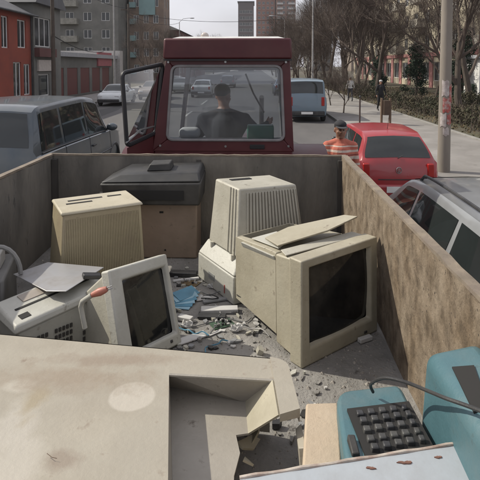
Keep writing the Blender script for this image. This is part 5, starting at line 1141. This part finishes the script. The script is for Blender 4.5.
def cap(root, hc, Rm):
    b = MB(); b.ell(hc+(Rm @ Vector((0, .014, .072))), (.082, .10, .056), 22, M=Rm); o = b.build('cap', mat('dark_cap', (.02, .02, .024), .9), root, smooth=True)
    b = MB(); n = 14; vs = []
    for z in (.056, .062):
        for i in range(n+1):
            a = math.pi+math.pi*i/n; vs.append(hc+(Rm @ Vector((.078*math.cos(a), -.045+.125*math.sin(a)*.9, z-.012*abs(math.sin(a))))))
    b.add(vs, [tuple(range(n+1)), tuple(range(n+1, 2*n+2))[::-1]]+[(i, i+1, n+2+i, n+1+i) for i in range(n)]); b.build('visor', mat('cap_visor', (.05, .05, .055), .8), o)
J = dict(STAND); J.update(shl=(.165, .01, 1.38), shr=(-.165, .01, 1.38), headrot=(4, 0, 8), sidel=(-.3, -1, 0), sider=(.3, -1, 0), elbl=(.225, .05, 1.11), elbr=(-.225, .06, 1.11), wrl=(.25, -.06, .88), wrr=(-.24, -.08, .88))
person('person', (1.19, 6.95, 0), R(-6), J, dict(skin=m_skind, top=m_shirt, bottom=m_trous, shoes=m_shoe), 'man in orange and white striped polo and dark cap near the red hatchback', sc=1.04, extra=cap, vox=.009, hair=mat('dark_hair', (.015, .012, .010), .7))
SIT = dict(pelvis=(0, .05, .12), waist=(0, .05, .30), chest=(.0, .0, .50), neck0=(.0, -.03, .66), head=(.01, -.06, .82), shl=(.21, -.02, .585), shr=(-.21, -.02, .585), hipl=(.1, -.02, .12), hipr=(-.1, -.02, .12), kneel=(.16, -.45, .16), kneer=(-.16, -.45, .16), ankl=(.16, -.5, -.24), ankr=(-.16, -.5, -.24), toel=(.16, -.62, -.28), toer=(-.16, -.62, -.28), elbl=(.30, -.15, .38), elbr=(-.34, -.16, .46), wrl=(.16, -.38, .47), wrr=(-.44, -.38, .50), sidel=(-1, 0, .3), sider=(0, 0, 1), sit=True, headrot=(10, 0, -30))
person('person', (-.36, 5.80, 1.26), math.pi, SIT, dict(skin=m_skin, top=mat('dark_jacket', (.022, .024, .03), .9, var=.2, bump=.3), bottom=m_trous, shoes=m_shoe, long=True), 'tractor driver in a dark jacket seen from behind through the cab glass', sc=1.14, hair=mat('dark_hair', (.015, .012, .010), .7), fingers=True)
W1 = dict(STAND); W1.update(kneel=(.1, -.12, .5), ankl=(.1, -.18, .1), toel=(.1, -.32, .06), kneer=(-.1, .08, .5), ankr=(-.1, .26, .14), toer=(-.1, .15, .05))
person('person', (6.55, 34.5, .12), math.pi, W1, dict(skin=m_skin, top=mat('white_jacket', (.55, .54, .52), .9), bottom=m_trous, shoes=m_shoe, long=True), 'distant walker in a white jacket and dark trousers on the pavement', vox=.02, sc=.97, hair=mat('brown_hair', (.05, .03, .02), .7))
def wcap(root, hc, Rm):
    b = MB(); b.ell(hc+Vector((0, .012, .07)), (.095, .108, .07), 16); b.build('hat', mat('pale_hat', (.45, .45, .44), .9), root, smooth=True)
W2 = dict(STAND); W2.update(kneel=(.1, -.1, .5), ankl=(.1, -.12, .1), toel=(.1, -.26, .06), kneer=(-.1, .04, .5), ankr=(-.1, .16, .12), toer=(-.1, .04, .05))
person('person', (6.8, 27.2, .12), 0.2, W2, dict(skin=m_skin, top=mat('black_coat', (.015, .015, .017), .9), bottom=mat('black_coat', (.015, .015, .017), .9), shoes=m_shoe, long=True), 'person in a long black coat and pale hat walking near the litter bin', vox=.02, sc=.97, extra=wcap)

# ------------------------------------------------------------------ daylight
SUN_AZ = math.atan2(-.95, .27); SUN_EL = R(40)
w = bpy.data.worlds.new('World'); scene.world = w; w.use_nodes = True; nt = w.node_tree; N = nt.nodes; Lk = nt.links
bg = N['Background']; sky = N.new('ShaderNodeTexSky'); sky.sky_type = 'NISHITA'; sky.sun_disc = False; sky.sun_elevation = SUN_EL; sky.sun_rotation = SUN_AZ; sky.dust_density = 4; sky.air_density = 1.2; sky.ozone_density = 1
tc = N.new('ShaderNodeTexCoord'); mp = N.new('ShaderNodeMapping'); mp.inputs['Scale'].default_value = (1, 1, 2.5); nz = N.new('ShaderNodeTexNoise'); nz.inputs['Scale'].default_value = 2.2; nz.inputs['Detail'].default_value = 6
Lk.new(tc.outputs['Generated'], mp.inputs[0]); Lk.new(mp.outputs[0], nz.inputs['Vector'])
mr = N.new('ShaderNodeMapRange'); mr.inputs[1].default_value = .35; mr.inputs[2].default_value = .65; mr.inputs[3].default_value = .55; mr.inputs[4].default_value = .85; Lk.new(nz.outputs['Fac'], mr.inputs[0])
mx = N.new('ShaderNodeMix'); mx.data_type = 'RGBA'; Lk.new(mr.outputs[0], mx.inputs[0]); Lk.new(sky.outputs[0], mx.inputs[6]); mx.inputs[7].default_value = (14.2, 14.1, 15.2, 1)
Lk.new(mx.outputs[2], bg.inputs[0]); bg.inputs[1].default_value = SKY_STR
sl = bpy.data.lights.new('sun', 'SUN'); sl.energy = SUN_STR; sl.angle = R(.6); sl.color = (1, .95, .83); so_ = bpy.data.objects.new('sun', sl); COL.objects.link(so_)
dirv = Vector((math.sin(SUN_AZ)*math.cos(SUN_EL), math.cos(SUN_AZ)*math.cos(SUN_EL), math.sin(SUN_EL))); so_.rotation_euler = (-dirv).to_track_quat('-Z', 'Y').to_euler(); so_.location = (0, 0, 30)
scene.view_settings.view_transform = 'Standard'; scene.view_settings.look = 'None'; scene.view_settings.gamma = 1; scene.view_settings.use_curve_mapping = False; scene.view_settings.exposure = EXPO
hz = MB(); hz.box(-220, 220, -30, 420, -1.2, 75); hm = bpy.data.materials.new('thin_haze'); hm.use_nodes = True; hn = hm.node_tree; hn.nodes.remove(hn.nodes['Principled BSDF'])
pv = hn.nodes.new('ShaderNodeVolumePrincipled'); pv.inputs['Color'].default_value = (.86, .88, .92, 1); pv.inputs['Density'].default_value = HAZE; pv.inputs['Anisotropy'].default_value = .3
hn.links.new(pv.outputs[0], hn.nodes['Material Output'].inputs['Volume']); tag(hz.build('haze', hm), 'thin pale street haze', 'haze', kind='stuff')
scene.cycles.max_bounces = 8; scene.cycles.transparent_max_bounces = 16
